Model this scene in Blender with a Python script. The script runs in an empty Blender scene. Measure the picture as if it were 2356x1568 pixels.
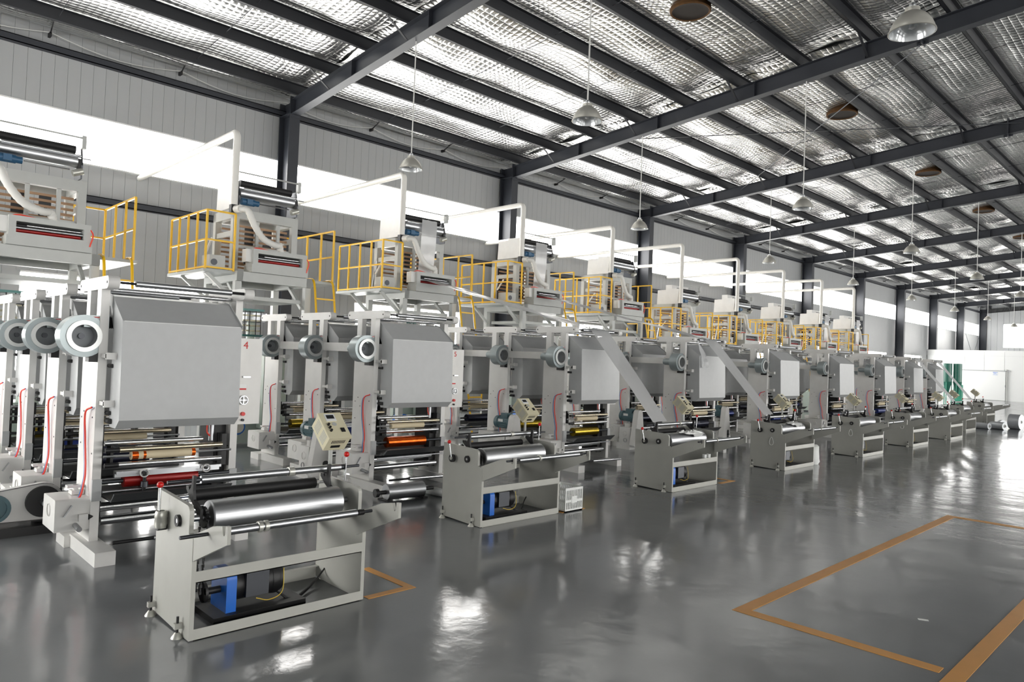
import bpy, bmesh, math, random
from mathutils import Vector, Matrix, noise
R_ = math.radians
random.seed(7)
SC = bpy.context.scene
COL = SC.collection

# ------------------------------------------------------------------ camera
CAM_H = 1.5915
F_PX, YAW, PITCH, ROLL = 1637.2, 0.7978, 0.0238, 0.0386
cd = bpy.data.cameras.new('camera'); cam = bpy.data.objects.new('camera', cd); COL.objects.link(cam)
cd.sensor_fit = 'HORIZONTAL'; cd.sensor_width = 36.0; cd.lens = F_PX / 2356.0 * 36.0
cd.clip_start = 0.05; cd.clip_end = 300
ax = Vector((-math.sin(YAW) * math.cos(PITCH), math.cos(YAW) * math.cos(PITCH), math.sin(PITCH)))
rt = ax.cross(Vector((0, 0, 1))).normalized(); up = rt.cross(ax)
r2 = rt * math.cos(ROLL) + up * math.sin(ROLL); u2 = up * math.cos(ROLL) - rt * math.sin(ROLL)
cam.matrix_world = Matrix(((r2.x, u2.x, -ax.x, 0), (r2.y, u2.y, -ax.y, 0), (r2.z, u2.z, -ax.z, CAM_H), (0, 0, 0, 1)))
SC.camera = cam
# ------------------------------------------------------------------ sky, exposure
w = bpy.data.worlds.new('sky'); SC.world = w; w.use_nodes = True
w.node_tree.nodes['Background'].inputs[0].default_value = (0.95, 0.97, 1.0, 1)
w.node_tree.nodes['Background'].inputs[1].default_value = 1.5
WIN_L = 10.4      # brightness of the overcast daylight in the glazing
SC.view_settings.view_transform = 'Standard'; SC.view_settings.look = 'None'
SC.view_settings.gamma = 1.0; SC.view_settings.use_curve_mapping = False
SC.view_settings.exposure = 0.27
SC.cycles.use_light_tree = False; SC.cycles.max_bounces = 7; SC.cycles.diffuse_bounces = 4; SC.cycles.glossy_bounces = 4; SC.cycles.transparent_max_bounces = 6
SC.cycles.caustics_reflective = False; SC.cycles.caustics_refractive = False

# ------------------------------------------------------------------ materials
def lin(c):
    return tuple(((v / 255.0) / 12.92 if v / 255.0 <= .04045 else ((v / 255.0 + .055) / 1.055) ** 2.4) for v in c) + (1.0,)
MATS = {}
def mat(name, rgb, rough=.5, metal=0., spec=.5, var=0., vscale=6., bump=0., bscale=40., emit=None, alpha=1., coat=0.):
    m = bpy.data.materials.new(name); m.use_nodes = True; nt = m.node_tree
    b = nt.nodes['Principled BSDF']
    b.inputs['Base Color'].default_value = lin(rgb); b.inputs['Roughness'].default_value = rough
    b.inputs['Metallic'].default_value = metal; b.inputs['Specular IOR Level'].default_value = spec
    b.inputs['Alpha'].default_value = alpha
    b.inputs['Coat Weight'].default_value = coat
    tc = None
    if var or bump:
        tc = nt.nodes.new('ShaderNodeTexCoord')
    if var:
        n = nt.nodes.new('ShaderNodeTexNoise'); n.inputs['Scale'].default_value = vscale; n.inputs['Detail'].default_value = 4
        nt.links.new(tc.outputs['Object'], n.inputs['Vector'])
        mx = nt.nodes.new('ShaderNodeMix'); mx.data_type = 'RGBA'
        mx.inputs[6].default_value = lin(tuple(max(0, v * (1 - var)) for v in rgb)); mx.inputs[7].default_value = lin(tuple(min(255, v * (1 + var * .5)) for v in rgb))
        nt.links.new(n.outputs['Fac'], mx.inputs[0]); nt.links.new(mx.outputs[2], b.inputs['Base Color'])
    if bump:
        n2 = nt.nodes.new('ShaderNodeTexNoise'); n2.inputs['Scale'].default_value = bscale; n2.inputs['Detail'].default_value = 3
        nt.links.new(tc.outputs['Object'], n2.inputs['Vector'])
        bp = nt.nodes.new('ShaderNodeBump'); bp.inputs['Strength'].default_value = bump; bp.inputs['Distance'].default_value = .01
        nt.links.new(n2.outputs['Fac'], bp.inputs['Height']); nt.links.new(bp.outputs['Normal'], b.inputs['Normal'])
    if emit:
        b.inputs['Emission Color'].default_value = lin(emit[0]); b.inputs['Emission Strength'].default_value = emit[1]
    MATS[name] = m
    return m
mat('white_paint', (231, 230, 227), .38, var=.05)
mat('hood_grey', (192, 194, 195), .42, var=.03, vscale=14)
mat('winder_beige', (186, 186, 179), .4, var=.05)
mat('tower_grey', (190, 192, 189), .45, var=.05)
mat('cream', (226, 219, 188), .4)
mat('yellow', (250, 194, 16), .4, var=.08)
mat('slate_steel', (46, 49, 56), .5, var=.12, vscale=3)
mat('purlin_steel', (30, 32, 37), .55, var=.1)
mat('chrome', (208, 209, 211), .2, 1.)
mat('steel', (170, 172, 175), .33, 1.)
mat('drum_steel', (186, 188, 191), .34, 1.)
mat('dark_steel', (70, 72, 76), .4, .8)
mat('brass_steel', (196, 184, 160), .25, 1.)
mat('black', (20, 20, 22), .5)
mat('rubber', (16, 16, 18), .6)
mat('red', (208, 28, 24), .3)
mat('red_mark', (206, 40, 40), .5)
mat('hose_red', (240, 72, 52), .4)
mat('hose_blue', (70, 130, 205), .4)
mat('blue', (30, 104, 200), .35)
mat('motor_blue', (44, 92, 128), .4)
mat('teal', (66, 98, 106), .38, var=.05)
mat('green_steel', (38, 108, 92), .35, var=.05)
mat('green_bright', (60, 160, 132), .4)
mat('rack_teal', (64, 120, 116), .4)
mat('wood', (172, 136, 104), .55, var=.15, vscale=8)
mat('vent_brown', (92, 62, 28), .9, var=.3, vscale=12, bump=.6)
mat('vent_shade', (36, 28, 20), .9)
mat('cast', (196, 196, 188), .35, .5, var=.1)
mat('blower', (158, 168, 170), .3, .35, var=.05)
mat('wall_panel', (174, 176, 177), .45, var=.03, vscale=2)
mat('trim_white', (232, 233, 232), .4)
mat('partition', (242, 243, 242), .35)
mat('orange_line', (232, 166, 78), .42, var=.06)
mat('plastic_white', (236, 238, 236), .45)
mat('hose_white', (232, 231, 226), .5)
mat('pvc', (238, 236, 230), .35)
mat('ink_red', (150, 20, 18), .3, .2)
mat('ink_gold', (176, 150, 52), .25, .9)
mat('ink_copper', (214, 92, 30), .22, .9, var=.4, vscale=20)
mat('ink_dark', (40, 42, 60), .3, .5)
mat('ink_blue', (30, 50, 120), .3, .4)
mat('cream_roll', (232, 216, 182), .6, var=.06)
mat('tray', (96, 98, 100), .35, .5)
mat('meter', (236, 238, 240), .3)
mat('blue_print', (70, 130, 220), .5)
mat('cabinet_green', (170, 182, 172), .45)
mat('platform_grey', (178, 182, 180), .5)
mat('lamp_shade', (206, 204, 196), .3, .55)
mat('lamp_glass', (235, 238, 240), .12, .3)
mat('cable', (18, 18, 20), .5)
mat('cable_white', (215, 215, 212), .5)
mat('wire_yellow', (220, 190, 70), .5)
mat('glazing', (245, 247, 250), .4, emit=((255, 253, 249), WIN_L))

def film_mat():
    m = bpy.data.materials.new('plastic_film'); m.use_nodes = True; nt = m.node_tree
    b = nt.nodes['Principled BSDF']; b.inputs['Base Color'].default_value = lin((246, 247, 248)); b.inputs['Roughness'].default_value = .25
    b.inputs['Transmission Weight'].default_value = 0.0
    b.inputs['Subsurface Weight'].default_value = 0.0
    tr = nt.nodes.new('ShaderNodeBsdfTransparent'); tl = nt.nodes.new('ShaderNodeBsdfTranslucent'); tl.inputs['Color'].default_value = lin((246, 247, 248))
    m1 = nt.nodes.new('ShaderNodeMixShader'); m1.inputs[0].default_value = .45
    m2 = nt.nodes.new('ShaderNodeMixShader'); m2.inputs[0].default_value = .08
    nt.links.new(b.outputs[0], m1.inputs[1]); nt.links.new(tl.outputs[0], m1.inputs[2])
    nt.links.new(m1.outputs[0], m2.inputs[1]); nt.links.new(tr.outputs[0], m2.inputs[2])
    nt.links.new(m2.outputs[0], nt.nodes['Material Output'].inputs['Surface'])
    MATS['plastic_film'] = m
film_mat()

def foil_mat():
    m = bpy.data.materials.new('foil'); m.use_nodes = True; nt = m.node_tree; N = nt.nodes; L = nt.links
    b = N['Principled BSDF']; b.inputs['Base Color'].default_value = lin((214, 214, 212)); b.inputs['Metallic'].default_value = 1.0
    b.inputs['Roughness'].default_value = .24
    tc = N.new('ShaderNodeTexCoord'); sp = N.new('ShaderNodeSeparateXYZ'); L.new(tc.outputs['Object'], sp.inputs[0])
    hs = []
    for o, p in (('X', .125), ('Y', .125)):
        a = N.new('ShaderNodeMath'); a.operation = 'MULTIPLY'; a.inputs[1].default_value = math.pi / p; L.new(sp.outputs[o], a.inputs[0])
        s = N.new('ShaderNodeMath'); s.operation = 'SINE'; L.new(a.outputs[0], s.inputs[0])
        q = N.new('ShaderNodeMath'); q.operation = 'ABSOLUTE'; L.new(s.outputs[0], q.inputs[0])
        pw = N.new('ShaderNodeMath'); pw.operation = 'POWER'; pw.inputs[1].default_value = .45; L.new(q.outputs[0], pw.inputs[0])
        hs.append(pw)
    mu = N.new('ShaderNodeMath'); mu.operation = 'MULTIPLY'; L.new(hs[0].outputs[0], mu.inputs[0]); L.new(hs[1].outputs[0], mu.inputs[1])
    nz = N.new('ShaderNodeTexNoise'); nz.inputs['Scale'].default_value = 5.0; nz.inputs['Detail'].default_value = 5; nz.inputs['Roughness'].default_value = .6
    mp = N.new('ShaderNodeMapping'); mp.inputs['Scale'].default_value = (1.1, .8, 1); L.new(tc.outputs['Object'], mp.inputs[0]); L.new(mp.outputs[0], nz.inputs['Vector'])
    ad = N.new('ShaderNodeMath'); ad.operation = 'MULTIPLY_ADD'; ad.inputs[1].default_value = 1.1; L.new(nz.outputs['Fac'], ad.inputs[0]); L.new(mu.outputs[0], ad.inputs[2])
    bp = N.new('ShaderNodeBump'); bp.inputs['Strength'].default_value = .35; bp.inputs['Distance'].default_value = .03
    L.new(ad.outputs[0], bp.inputs['Height']); L.new(bp.outputs['Normal'], b.inputs['Normal'])
    MATS['foil'] = m
foil_mat()

def floor_mat():
    m = bpy.data.materials.new('floor_epoxy'); m.use_nodes = True; nt = m.node_tree; N = nt.nodes; L = nt.links
    b = N['Principled BSDF']; b.inputs['Specular IOR Level'].default_value = .85
    tc = N.new('ShaderNodeTexCoord')
    n1 = N.new('ShaderNodeTexNoise'); n1.inputs['Scale'].default_value = .55; n1.inputs['Detail'].default_value = 6; L.new(tc.outputs['Object'], n1.inputs['Vector'])
    mx = N.new('ShaderNodeMix'); mx.data_type = 'RGBA'; mx.inputs[6].default_value = lin((116, 119, 121)); mx.inputs[7].default_value = lin((142, 145, 147))
    L.new(n1.outputs['Fac'], mx.inputs[0]); L.new(mx.outputs[2], b.inputs['Base Color'])
    n2 = N.new('ShaderNodeTexNoise'); n2.inputs['Scale'].default_value = 1.6; n2.inputs['Detail'].default_value = 5; L.new(tc.outputs['Object'], n2.inputs['Vector'])
    mr = N.new('ShaderNodeMapRange'); mr.inputs['To Min'].default_value = .05; mr.inputs['To Max'].default_value = .22; L.new(n2.outputs['Fac'], mr.inputs[0]); L.new(mr.outputs[0], b.inputs['Roughness'])
    n3 = N.new('ShaderNodeTexNoise'); n3.inputs['Scale'].default_value = 2.2; n3.inputs['Detail'].default_value = 6; L.new(tc.outputs['Object'], n3.inputs['Vector'])
    bp = N.new('ShaderNodeBump'); bp.inputs['Strength'].default_value = .2; bp.inputs['Distance'].default_value = .03
    L.new(n3.outputs['Fac'], bp.inputs['Height']); L.new(bp.outputs['Normal'], b.inputs['Normal'])
    MATS['floor_epoxy'] = m
floor_mat()

# ------------------------------------------------------------------ mesh helpers
KIDS = {}
class MB:
    def __init__(s): s.v = []; s.f = []
    def add(s, vs, fs):
        o = len(s.v); s.v += [tuple(p) for p in vs]; s.f += [tuple(i + o for i in f) for f in fs]; return s
    def box(s, x0, x1, y0, y1, z0, z1):
        return s.add([(x0, y0, z0), (x1, y0, z0), (x1, y1, z0), (x0, y1, z0), (x0, y0, z1), (x1, y0, z1), (x1, y1, z1), (x0, y1, z1)],
                     [(0, 3, 2, 1), (4, 5, 6, 7), (0, 1, 5, 4), (1, 2, 6, 5), (2, 3, 7, 6), (3, 0, 4, 7)])
    def cyl(s, p0, p1, r, n=16, r1=None, caps=True):
        p0 = Vector(p0); p1 = Vector(p1); d = (p1 - p0).normalized(); r1 = r if r1 is None else r1
        a = d.cross(Vector((0, 0, 1)) if abs(d.z) < .9 else Vector((1, 0, 0))).normalized(); b = d.cross(a)
        vs = []
        for p, q in ((p0, r), (p1, r1)):
            for i in range(n):
                t = 2 * math.pi * i / n; vs.append(p + a * (q * math.cos(t)) + b * (q * math.sin(t)))
        fs = [(i, (i + 1) % n, n + (i + 1) % n, n + i) for i in range(n)]
        if caps: fs += [tuple(range(n))[::-1], tuple(range(n, 2 * n))]
        return s.add(vs, fs)
    def bar(s, p0, p1, w, h=None):
        h = w if h is None else h
        p0 = Vector(p0); p1 = Vector(p1); d = (p1 - p0).normalized()
        a = d.cross(Vector((0, 0, 1)) if abs(d.z) < .95 else Vector((0, 1, 0))).normalized(); b = a.cross(d)
        vs = [p + a * (i * w / 2) + b * (j * h / 2) for p in (p0, p1) for i, j in ((-1, -1), (1, -1), (1, 1), (-1, 1))]
        return s.add(vs, [(0, 1, 2, 3), (7, 6, 5, 4), (0, 4, 5, 1), (1, 5, 6, 2), (2, 6, 7, 3), (3, 7, 4, 0)])
    def tube(s, pts, r, n=8, caps=True, radii=None):
        pts = [Vector(p) for p in pts]; k = len(pts); vs = []; prev = None
        for i, p in enumerate(pts):
            d = (pts[min(i + 1, k - 1)] - pts[max(i - 1, 0)]).normalized()
            if prev is None:
                a = d.cross(Vector((0, 0, 1)) if abs(d.z) < .9 else Vector((1, 0, 0))).normalized()
            else:
                a = (prev - d * prev.dot(d)).normalized()
            prev = a; b = d.cross(a); rr = radii[i] if radii else r
            for j in range(n):
                t = 2 * math.pi * j / n; vs.append(p + a * (rr * math.cos(t)) + b * (rr * math.sin(t)))
        fs = [(i * n + j, i * n + (j + 1) % n, (i + 1) * n + (j + 1) % n, (i + 1) * n + j) for i in range(k - 1) for j in range(n)]
        if caps: fs += [tuple(range(n))[::-1], tuple(range((k - 1) * n, k * n))]
        return s.add(vs, fs)
    def prism(s, prof, axis, a0, a1):
        n = len(prof); vs = []
        for a in (a0, a1):
            for p, q in prof:
                vs.append({'x': (a, p, q), 'y': (p, a, q), 'z': (p, q, a)}[axis])
        return s.add(vs, [tuple(range(n)), tuple(range(n, 2 * n))[::-1]] + [(i, n + i, n + (i + 1) % n, (i + 1) % n) for i in range(n)])
    def lathe(s, prof, c, axis='z', n=20, closed=False):
        vs = []
        for r, h in prof:
            for j in range(n):
                t = 2 * math.pi * j / n; p, q = r * math.cos(t), r * math.sin(t)
                o = {'z': (p, q, h), 'x': (h, p, q), 'y': (p, h, q)}[axis]
                vs.append((c[0] + o[0], c[1] + o[1], c[2] + o[2]))
        k = len(prof); rng = range(k if closed else k - 1)
        return s.add(vs, [(i * n + j, i * n + (j + 1) % n, ((i + 1) % k) * n + (j + 1) % n, ((i + 1) % k) * n + j) for i in rng for j in range(n)])
    def sphere(s, c, r, n=14, m=8):
        return s.lathe([(max(r * math.sin(math.pi * i / m), 1e-4), -r * math.cos(math.pi * i / m)) for i in range(m + 1)], c, 'z', n)
    def mesh(s, name, m, smooth=True):
        me = bpy.data.meshes.new(name); me.from_pydata(s.v, [], s.f)
        bm = bmesh.new(); bm.from_mesh(me); bmesh.ops.recalc_face_normals(bm, faces=bm.faces); bm.to_mesh(me); bm.free()
        me.materials.append(MATS[m])
        if smooth:
            me.polygons.foreach_set('use_smooth', [True] * len(me.polygons)); me.set_sharp_from_angle(angle=R_(38))
        return me
    def build(s, name, m, parent=None, smooth=True):
        o = bpy.data.objects.new(name, s.mesh(name, m, smooth)); COL.objects.link(o); o.parent = parent
        if parent: KIDS.setdefault(parent.name, []).append(o)
        return o
def rounded(x0, x1, z0, z1, r, corners=(1, 1, 1, 1), n=5):
    out = []
    for i, (cx, cz, a0) in enumerate(((x0 + r, z0 + r, 180), (x1 - r, z0 + r, 270), (x1 - r, z1 - r, 0), (x0 + r, z1 - r, 90))):
        if corners[i]:
            for k in range(n + 1):
                t = R_(a0 + 90 * k / n); out.append((cx + r * math.cos(t), cz + r * math.sin(t)))
        else:
            out.append(((x0, z0), (x1, z0), (x1, z1), (x0, z1))[i])
    return out
def empty(name, loc=(0, 0, 0)):
    o = bpy.data.objects.new(name, None); o.empty_display_size = .1; o.location = loc; COL.objects.link(o); return o
def tag(o, label=None, cat=None, group=None, kind=None):
    if label: o['label'] = label
    if cat: o['category'] = cat
    if group: o['group'] = group
    if kind: o['kind'] = kind
    return o
def copy_tree(o, parent=None):
    c = o.copy(); COL.objects.link(c); c.parent = parent
    if parent: KIDS.setdefault(parent.name, []).append(c)
    for ch in list(KIDS.get(o.name, ())): copy_tree(ch, c)
    return c
def B(x0, x1, y0, y1, z0, z1): return MB().box(x0, x1, y0, y1, z0, z1)
def C(p0, p1, r, n=16, r1=None): return MB().cyl(p0, p1, r, n, r1)
def bez(pts, n=14):
    P = [Vector(p) for p in pts]; out = []
    P = [P[0] * 2 - P[1]] + P + [P[-1] * 2 - P[-2]]
    for i in range(1, len(P) - 2):
        for k in range(n):
            t = k / n; a, b, c, d = P[i - 1:i + 3]
            out.append(.5 * ((2 * b) + (c - a) * t + (2 * a - 5 * b + 4 * c - d) * t * t + (3 * b - a - 3 * c + d) * t ** 3))
    out.append(P[-2]); return out
def text_mesh(txt, size, m, parent, mw):
    cu = bpy.data.curves.new('t', 'FONT'); cu.body = txt; cu.size = size; cu.extrude = .001; cu.align_x = 'CENTER'; cu.align_y = 'CENTER'
    to = bpy.data.objects.new('t', cu); me = bpy.data.meshes.new_from_object(to)
    bpy.data.objects.remove(to); bpy.data.curves.remove(cu)
    me.materials.clear(); me.materials.append(MATS[m]); me.transform(mw)
    o = bpy.data.objects.new('number', me); COL.objects.link(o); o.parent = parent; KIDS.setdefault(parent.name, []).append(o); return o

# ------------------------------------------------------------------ the hall
WX = -15.57; EX = 15.13; RIDGE = -.22; Y0H = -6.5; Y1H = 70.5; SL = .0816; BAY = 7.0; COLY = 7.505
def roof(x, base):  # height of a line parallel to the roof, base = its height at x=-14.8
    d = (x + 14.8) if x < RIDGE else (2 * RIDGE - x + 14.8)
    return base + SL * d
FRAMES = [COLY + BAY * k for k in range(-2, 10)]
fl = B(WX - .3, EX + .3, Y0H - .3, Y1H + .3, -.2, 0).build('floor', 'floor_epoxy', smooth=False); tag(fl, 'glossy grey epoxy factory floor', kind='structure')

ZB, ZT, WTOP = 4.99, 5.95, 7.42
WINS = [(COLY + BAY * k + 2.1, COLY + BAY * k + 5.6) for k in range(-2, 9)]
PW = .215
wl = empty('wall_left', (WX, 0, 0)); tag(wl, 'light grey ribbed metal panel wall with a strip window', kind='structure')
def panel_mesh(z0, z1): return B(-.06, 0, 0, PW - .004, z0, z1).mesh('panel', 'wall_panel', False)
far_mb = MB()
cache = {}
i = 0; y = -6.5
back_mb = MB().box(-.12, -.062, Y0H, Y1H, ZT, WTOP)
for a, b in [(Y0H, WINS[0][0])] + [(WINS[k][1], WINS[k + 1][0]) for k in range(len(WINS) - 1)] + [(WINS[-1][1], Y1H)]:
    back_mb.box(-.12, -.062, a, b, 0, ZB)
for a, b in WINS:
    back_mb.box(-.12, -.062, a, b, 0, 1.0); back_mb.box(-.12, -.062, a, b, 2.85, ZB)
back_mb.build('backing_sheet', 'wall_panel', wl, False)
while y < Y1H - PW:
    near = 1.2 < y < 17.5
    inwin = any(a - .05 < y + PW / 2 < b + .05 for a, b in WINS)
    bands = [(ZT, WTOP)] + ([(0, 1.0), (2.85, ZB)] if inwin else [(0, ZB)])
    for bd in bands:
        if near and bd[0] != 0 or near and not inwin:
            if bd not in cache: cache[bd] = panel_mesh(*bd)
            o = bpy.data.objects.new('panel', cache[bd]); COL.objects.link(o); o.parent = wl; o.location = (0, y, 0)
        else:
            far_mb.box(-.06, 0, y, y + PW - .004, *bd)
    y += PW
tag(far_mb.build('far_panels', 'wall_panel', wl, False), 'distant ribs of the grey panel wall', kind='stuff')
# strip window along the wall, one glazed opening per bay, and the low windows
wn = 0
def window(y0, y1, z0, z1, label, nx=1):
    global wn
    wn += 1
    o = empty('window_%d' % wn, (WX, y0, z0)); tag(o, label, kind='structure')
    h = z1 - z0; l = y1 - y0
    B(-.10, -.085, 0, l, 0, h).build('pane', 'glazing', o, False)
    f = MB().box(-.12, .015, 0, l, h - .03, h).box(-.12, .02, 0, l, 0, .025)
    f.build('window_frame', 'trim_white', o, False)
    for k in range(1, nx):
        B(-.09, -.05, l * k / nx - .012, l * k / nx + .012, 0, h).build('mullion', 'trim_white', o, False)
    return o
for k in range(-2, 9):
    y0 = COLY + BAY * k
    window(y0, y0 + BAY - (1.4 if k == 8 else 0), ZB, ZT, 'bay %d of the bright strip window under the eaves' % (k + 3))
for k, (a, b) in enumerate(WINS):
    window(a, b, 1.0, 2.85, 'low bright window behind the machines, bay %d of the long wall' % (k + 1), 3)
# girts
for z, h, nm in ((6.93, .13, 'upper'), (4.26, .13, 'lower')):
    g = MB()
    ye = Y1H if nm == 'upper' else 41.
    g.box(WX + .01, WX + .15, Y0H, ye, z, z + .015).box(WX + .135, WX + .15, Y0H, ye, z, z + h).box(WX + .01, WX + .15, Y0H, ye, z + h - .015, z + h)
    tag(g.build('wall_girt', 'slate_steel', None, False), '%s dark steel girt running along the panel wall' % nm, kind='structure')

# columns and rafters
ORD = ['nearest', 'second', 'third', 'fourth', 'fifth', 'sixth', 'seventh', 'eighth', 'ninth', 'tenth', 'eleventh', 'twelfth']
def column_parts(o, top):
    B(-.006, .006, -.0, .0, 0, 0)
    MB().box(.02, .48, -.006, .006, 0, top).build('web', 'slate_steel', o, False)
    B(.48, .50, -.125, .125, 0, top + .02).build('flange', 'slate_steel', o, False)
    B(.0, .02, -.125, .125, 0, top).build('flange', 'slate_steel', o, False)
    B(.02, .48, -.12, .12, 6.90, 6.92).build('stiffener', 'slate_steel', o, False)
    B(-.03, .55, -.16, .16, 0, .025).build('base_plate', 'slate_steel', o, False)
c0 = empty('steel_column', (-15.5, FRAMES[0], 0)); column_parts(c0, 7.22)
cols = [c0]
for yy in FRAMES[1:]:
    o = copy_tree(c0); o.location.y = yy; cols.append(o)
for k, o in enumerate(cols):
    tag(o, 'dark slate steel column against the panel wall, %s along the hall' % ORD[k], kind='structure')
PX = [-14.7 + 1.372 * k for k in range(11)]      # purlins of the visible slope
RB = 6.905                                        # rafter underside at x=-14.8
def rafter_parts(o):
    xs = [-15.0, RIDGE, 2 * RIDGE + 15.0]
    def strip(dz0, dz1, hw, nm):
        m = MB()
        for a, b in ((xs[0], xs[1]), (xs[1], xs[2])):
            vs = [(x, yy, roof(x, RB) + dz) for x in (a, b) for yy in (-hw, hw) for dz in (dz0, dz1)]
            m.add(vs, [(0, 1, 3, 2), (4, 6, 7, 5), (0, 4, 5, 1), (2, 3, 7, 6), (0, 2, 6, 4), (1, 5, 7, 3)])
        m.build(nm, 'slate_steel', o, False)
    strip(.012, .328, .005, 'web'); strip(0, .012, .10, 'flange'); strip(.328, .34, .10, 'flange')
    for x in (-4.2,):
        z = roof(x, RB)
        MB().box(x - .012, x + .012, -.11, .11, z - .05, z + .40).box(x - .1, x + .1, -.012, .012, z - .05, z).build('splice_plate', 'slate_steel', o, False)
    for x in (-12.5, -10.0, -7.5, -5.2):
        z = roof(x, RB); B(x - .004, x + .004, -.095, .095, z + .012, z + .328).build('stiffener', 'slate_steel', o, False)
    for k in (1, 3, 5, 7, 9):
        x = PX[k]; z = roof(x, RB)
        MB().bar((x - .06, -.62, z + .40), (x - .06, -.06, z + .02), .045, .012).build('fly_brace', 'purlin_steel', o, False)
    z = roof(-15, RB); MB().box(-15.02, -14.99, -.125, .125, z - .06, z + .4).build('end_plate', 'slate_steel', o, False)
rf0 = empty('roof_rafter', (0, FRAMES[0], 0)); rafter_parts(rf0); rfs = [rf0]
for yy in FRAMES[1:]:
    o = copy_tree(rf0); o.location.y = yy; rfs.append(o)
for k, o in enumerate(rfs):
    tag(o, 'dark steel roof rafter crossing the hall, %s along the hall' % ORD[k], kind='structure')
pall = PX + [2 * RIDGE - x for x in PX]
for k, x in enumerate(pall):
    z = roof(x, RB + .34); d = .21
    m = MB().box(x - .005, x + .005, Y0H, Y1H, z, z + d).box(x - .07 if x < RIDGE else x, x if x < RIDGE else x + .07, Y0H, Y1H, z, z + .012).box(x, x + .07, Y0H, Y1H, z + d - .012, z + d)
    m.box(x - .07, x - .06, Y0H, Y1H, z, z + .03)
    tag(m.build('roof_purlin', 'purlin_steel', None, False), 'dark roof purlin number %d counted from the left eave' % (k + 1), kind='structure')
# foil insulation of the roof, one quilted sagging sheet per purlin gap and bay
ceil = empty('ceiling', (0, 0, 0)); tag(ceil, 'silver quilted foil insulation under the sloped roof', kind='structure')
def foil_sheet(x0, x1, seed):
    nx, ny = 14, 56; vs = []; 
    for j in range(ny + 1):
        yy = BAY * j / ny
        for i2 in range(nx + 1):
            t = i2 / nx; x = x0 + (x1 - x0) * t
            e = min(1, min(yy, BAY - yy) / .9)
            sag = -.105 * math.sin(math.pi * t) ** .75 * (.3 + .7 * e)
            n = noise.noise(Vector((x * 1.1 + seed * 9.1, yy * .7, seed))) * .085 + noise.noise(Vector((x * 3 + seed, yy * 2.2, seed * 3.3))) * .02
            crease = .03 * (1 - e) * math.sin(yy * 19 + x * 3)
            vs.append((x, yy, roof(x, RB + .34 + .24) + sag + (n + crease) * math.sin(math.pi * t)))
    m = MB(); m.add(vs, [(j * (nx + 1) + i2, j * (nx + 1) + i2 + 1, (j + 1) * (nx + 1) + i2 + 1, (j + 1) * (nx + 1) + i2) for j in range(ny) for i2 in range(nx)])
    me = m.mesh('foil_sheet', 'foil', False); me.polygons.foreach_set('use_smooth', [True] * len(me.polygons)); return me
xs = [WX] + PX + [RIDGE]
xs = xs + [2 * RIDGE - x for x in xs[::-1][1:]]
for k in range(len(xs) - 1):
    if k < 12:
        variants = [foil_sheet(xs[k], xs[k + 1], 1.7 * k + s) for s in (0.3, 5.9)]
        for b in range(11):
            o = bpy.data.objects.new('foil_sheet', variants[(b * 7 + k) % 2]); COL.objects.link(o); o.parent = ceil; o.location.y = FRAMES[0] + BAY * b
    else:
        m = MB(); a, b = xs[k], xs[k + 1]
        m.add([(a, Y0H, roof(a, RB + .565)), (b, Y0H, roof(b, RB + .565)), (b, Y1H, roof(b, RB + .565)), (a, Y1H, roof(a, RB + .565))], [(0, 1, 2, 3)])
        m.build('foil_sheet', 'foil', ceil, False)
MB().add([(WX - .3, Y0H, 7.45), (RIDGE, Y0H, 8.78), (RIDGE, Y1H, 8.78), (WX - .3, Y1H, 7.45), (EX + .3, Y0H, 7.45), (EX + .3, Y1H, 7.45)], [(0, 1, 2, 3), (1, 4, 5, 2)]).build('roof_sheet', 'wall_panel', ceil, False)
# tie rods between purlins
for b in range(0, 10):
    for fr in (.33, .67):
        yy = FRAMES[0] + BAY * (b + fr)
        t = MB().tube([(x, yy, roof(x, RB + .34 + .08)) for x in PX], .007, 5)
        tag(t.build('tie_rod', 'dark_steel'), 'thin steel sag rod crossing the purlins, %s of bay %d' % ('first third' if fr < .5 else 'second third', b + 1), kind='structure')
for x0, x1, nm in ((-11.5, -3.9, 'rising to the right'), (-3.9, -11.5, 'rising to the left')):
    t = MB().tube([(x0, COLY + BAY * 2 - .1, roof(x0, RB + .2)), (x1, COLY + BAY + .1, roof(x1, RB + .2))], .011, 6)
    tag(t.build('brace_rod', 'dark_steel'), 'diagonal steel bracing rod under the foil roof, ' + nm, kind='structure')
for ya, za, yb, zb_, nm in ((65.5, 4.95, 67.4, 3.5, 'left'), (69.8, 4.95, 68.2, 3.5, 'right')):
    tag(MB().tube([(WX + .2, ya, za), (WX + .2, yb, zb_)], .012, 5).build('brace_rod', 'dark_steel'), 'thin %s bracing rod crossing below the last strip window' % nm, kind='structure')
# far gable wall with its high window
wf = empty('wall_far', (0, Y1H, 0)); tag(wf, 'white ribbed gable wall at the far end', kind='structure')
FW = [(-13.8, -9.6), (-7.4, -3.2), (-1., 3.2), (5.4, 9.6)]
m = MB(); x = WX
cuts = []
segs = [(WX, FW[0][0])] + [(FW[k][1], FW[k + 1][0]) for k in range(3)] + [(FW[3][1], EX)]
for a, b in segs:
    n = max(1, round((b - a) / .4))
    for k in range(n): m.box(a + (b - a) * k / n, a + (b - a) * (k + 1) / n - .015, 0, .08, 0, roof(a, 7.5))
for a, b in FW:
    n = round((b - a) / .4)
    for k in range(n):
        m.box(a + (b - a) * k / n, a + (b - a) * (k + 1) / n - .015, 0, .08, 0, 4.0); m.box(a + (b - a) * k / n, a + (b - a) * (k + 1) / n - .015, 0, .08, 6.0, roof(a, 7.5))
m.box(WX, EX, .085, .12, 0, 4.0).box(WX, EX, .085, .12, 6.0, 8.7)
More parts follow.
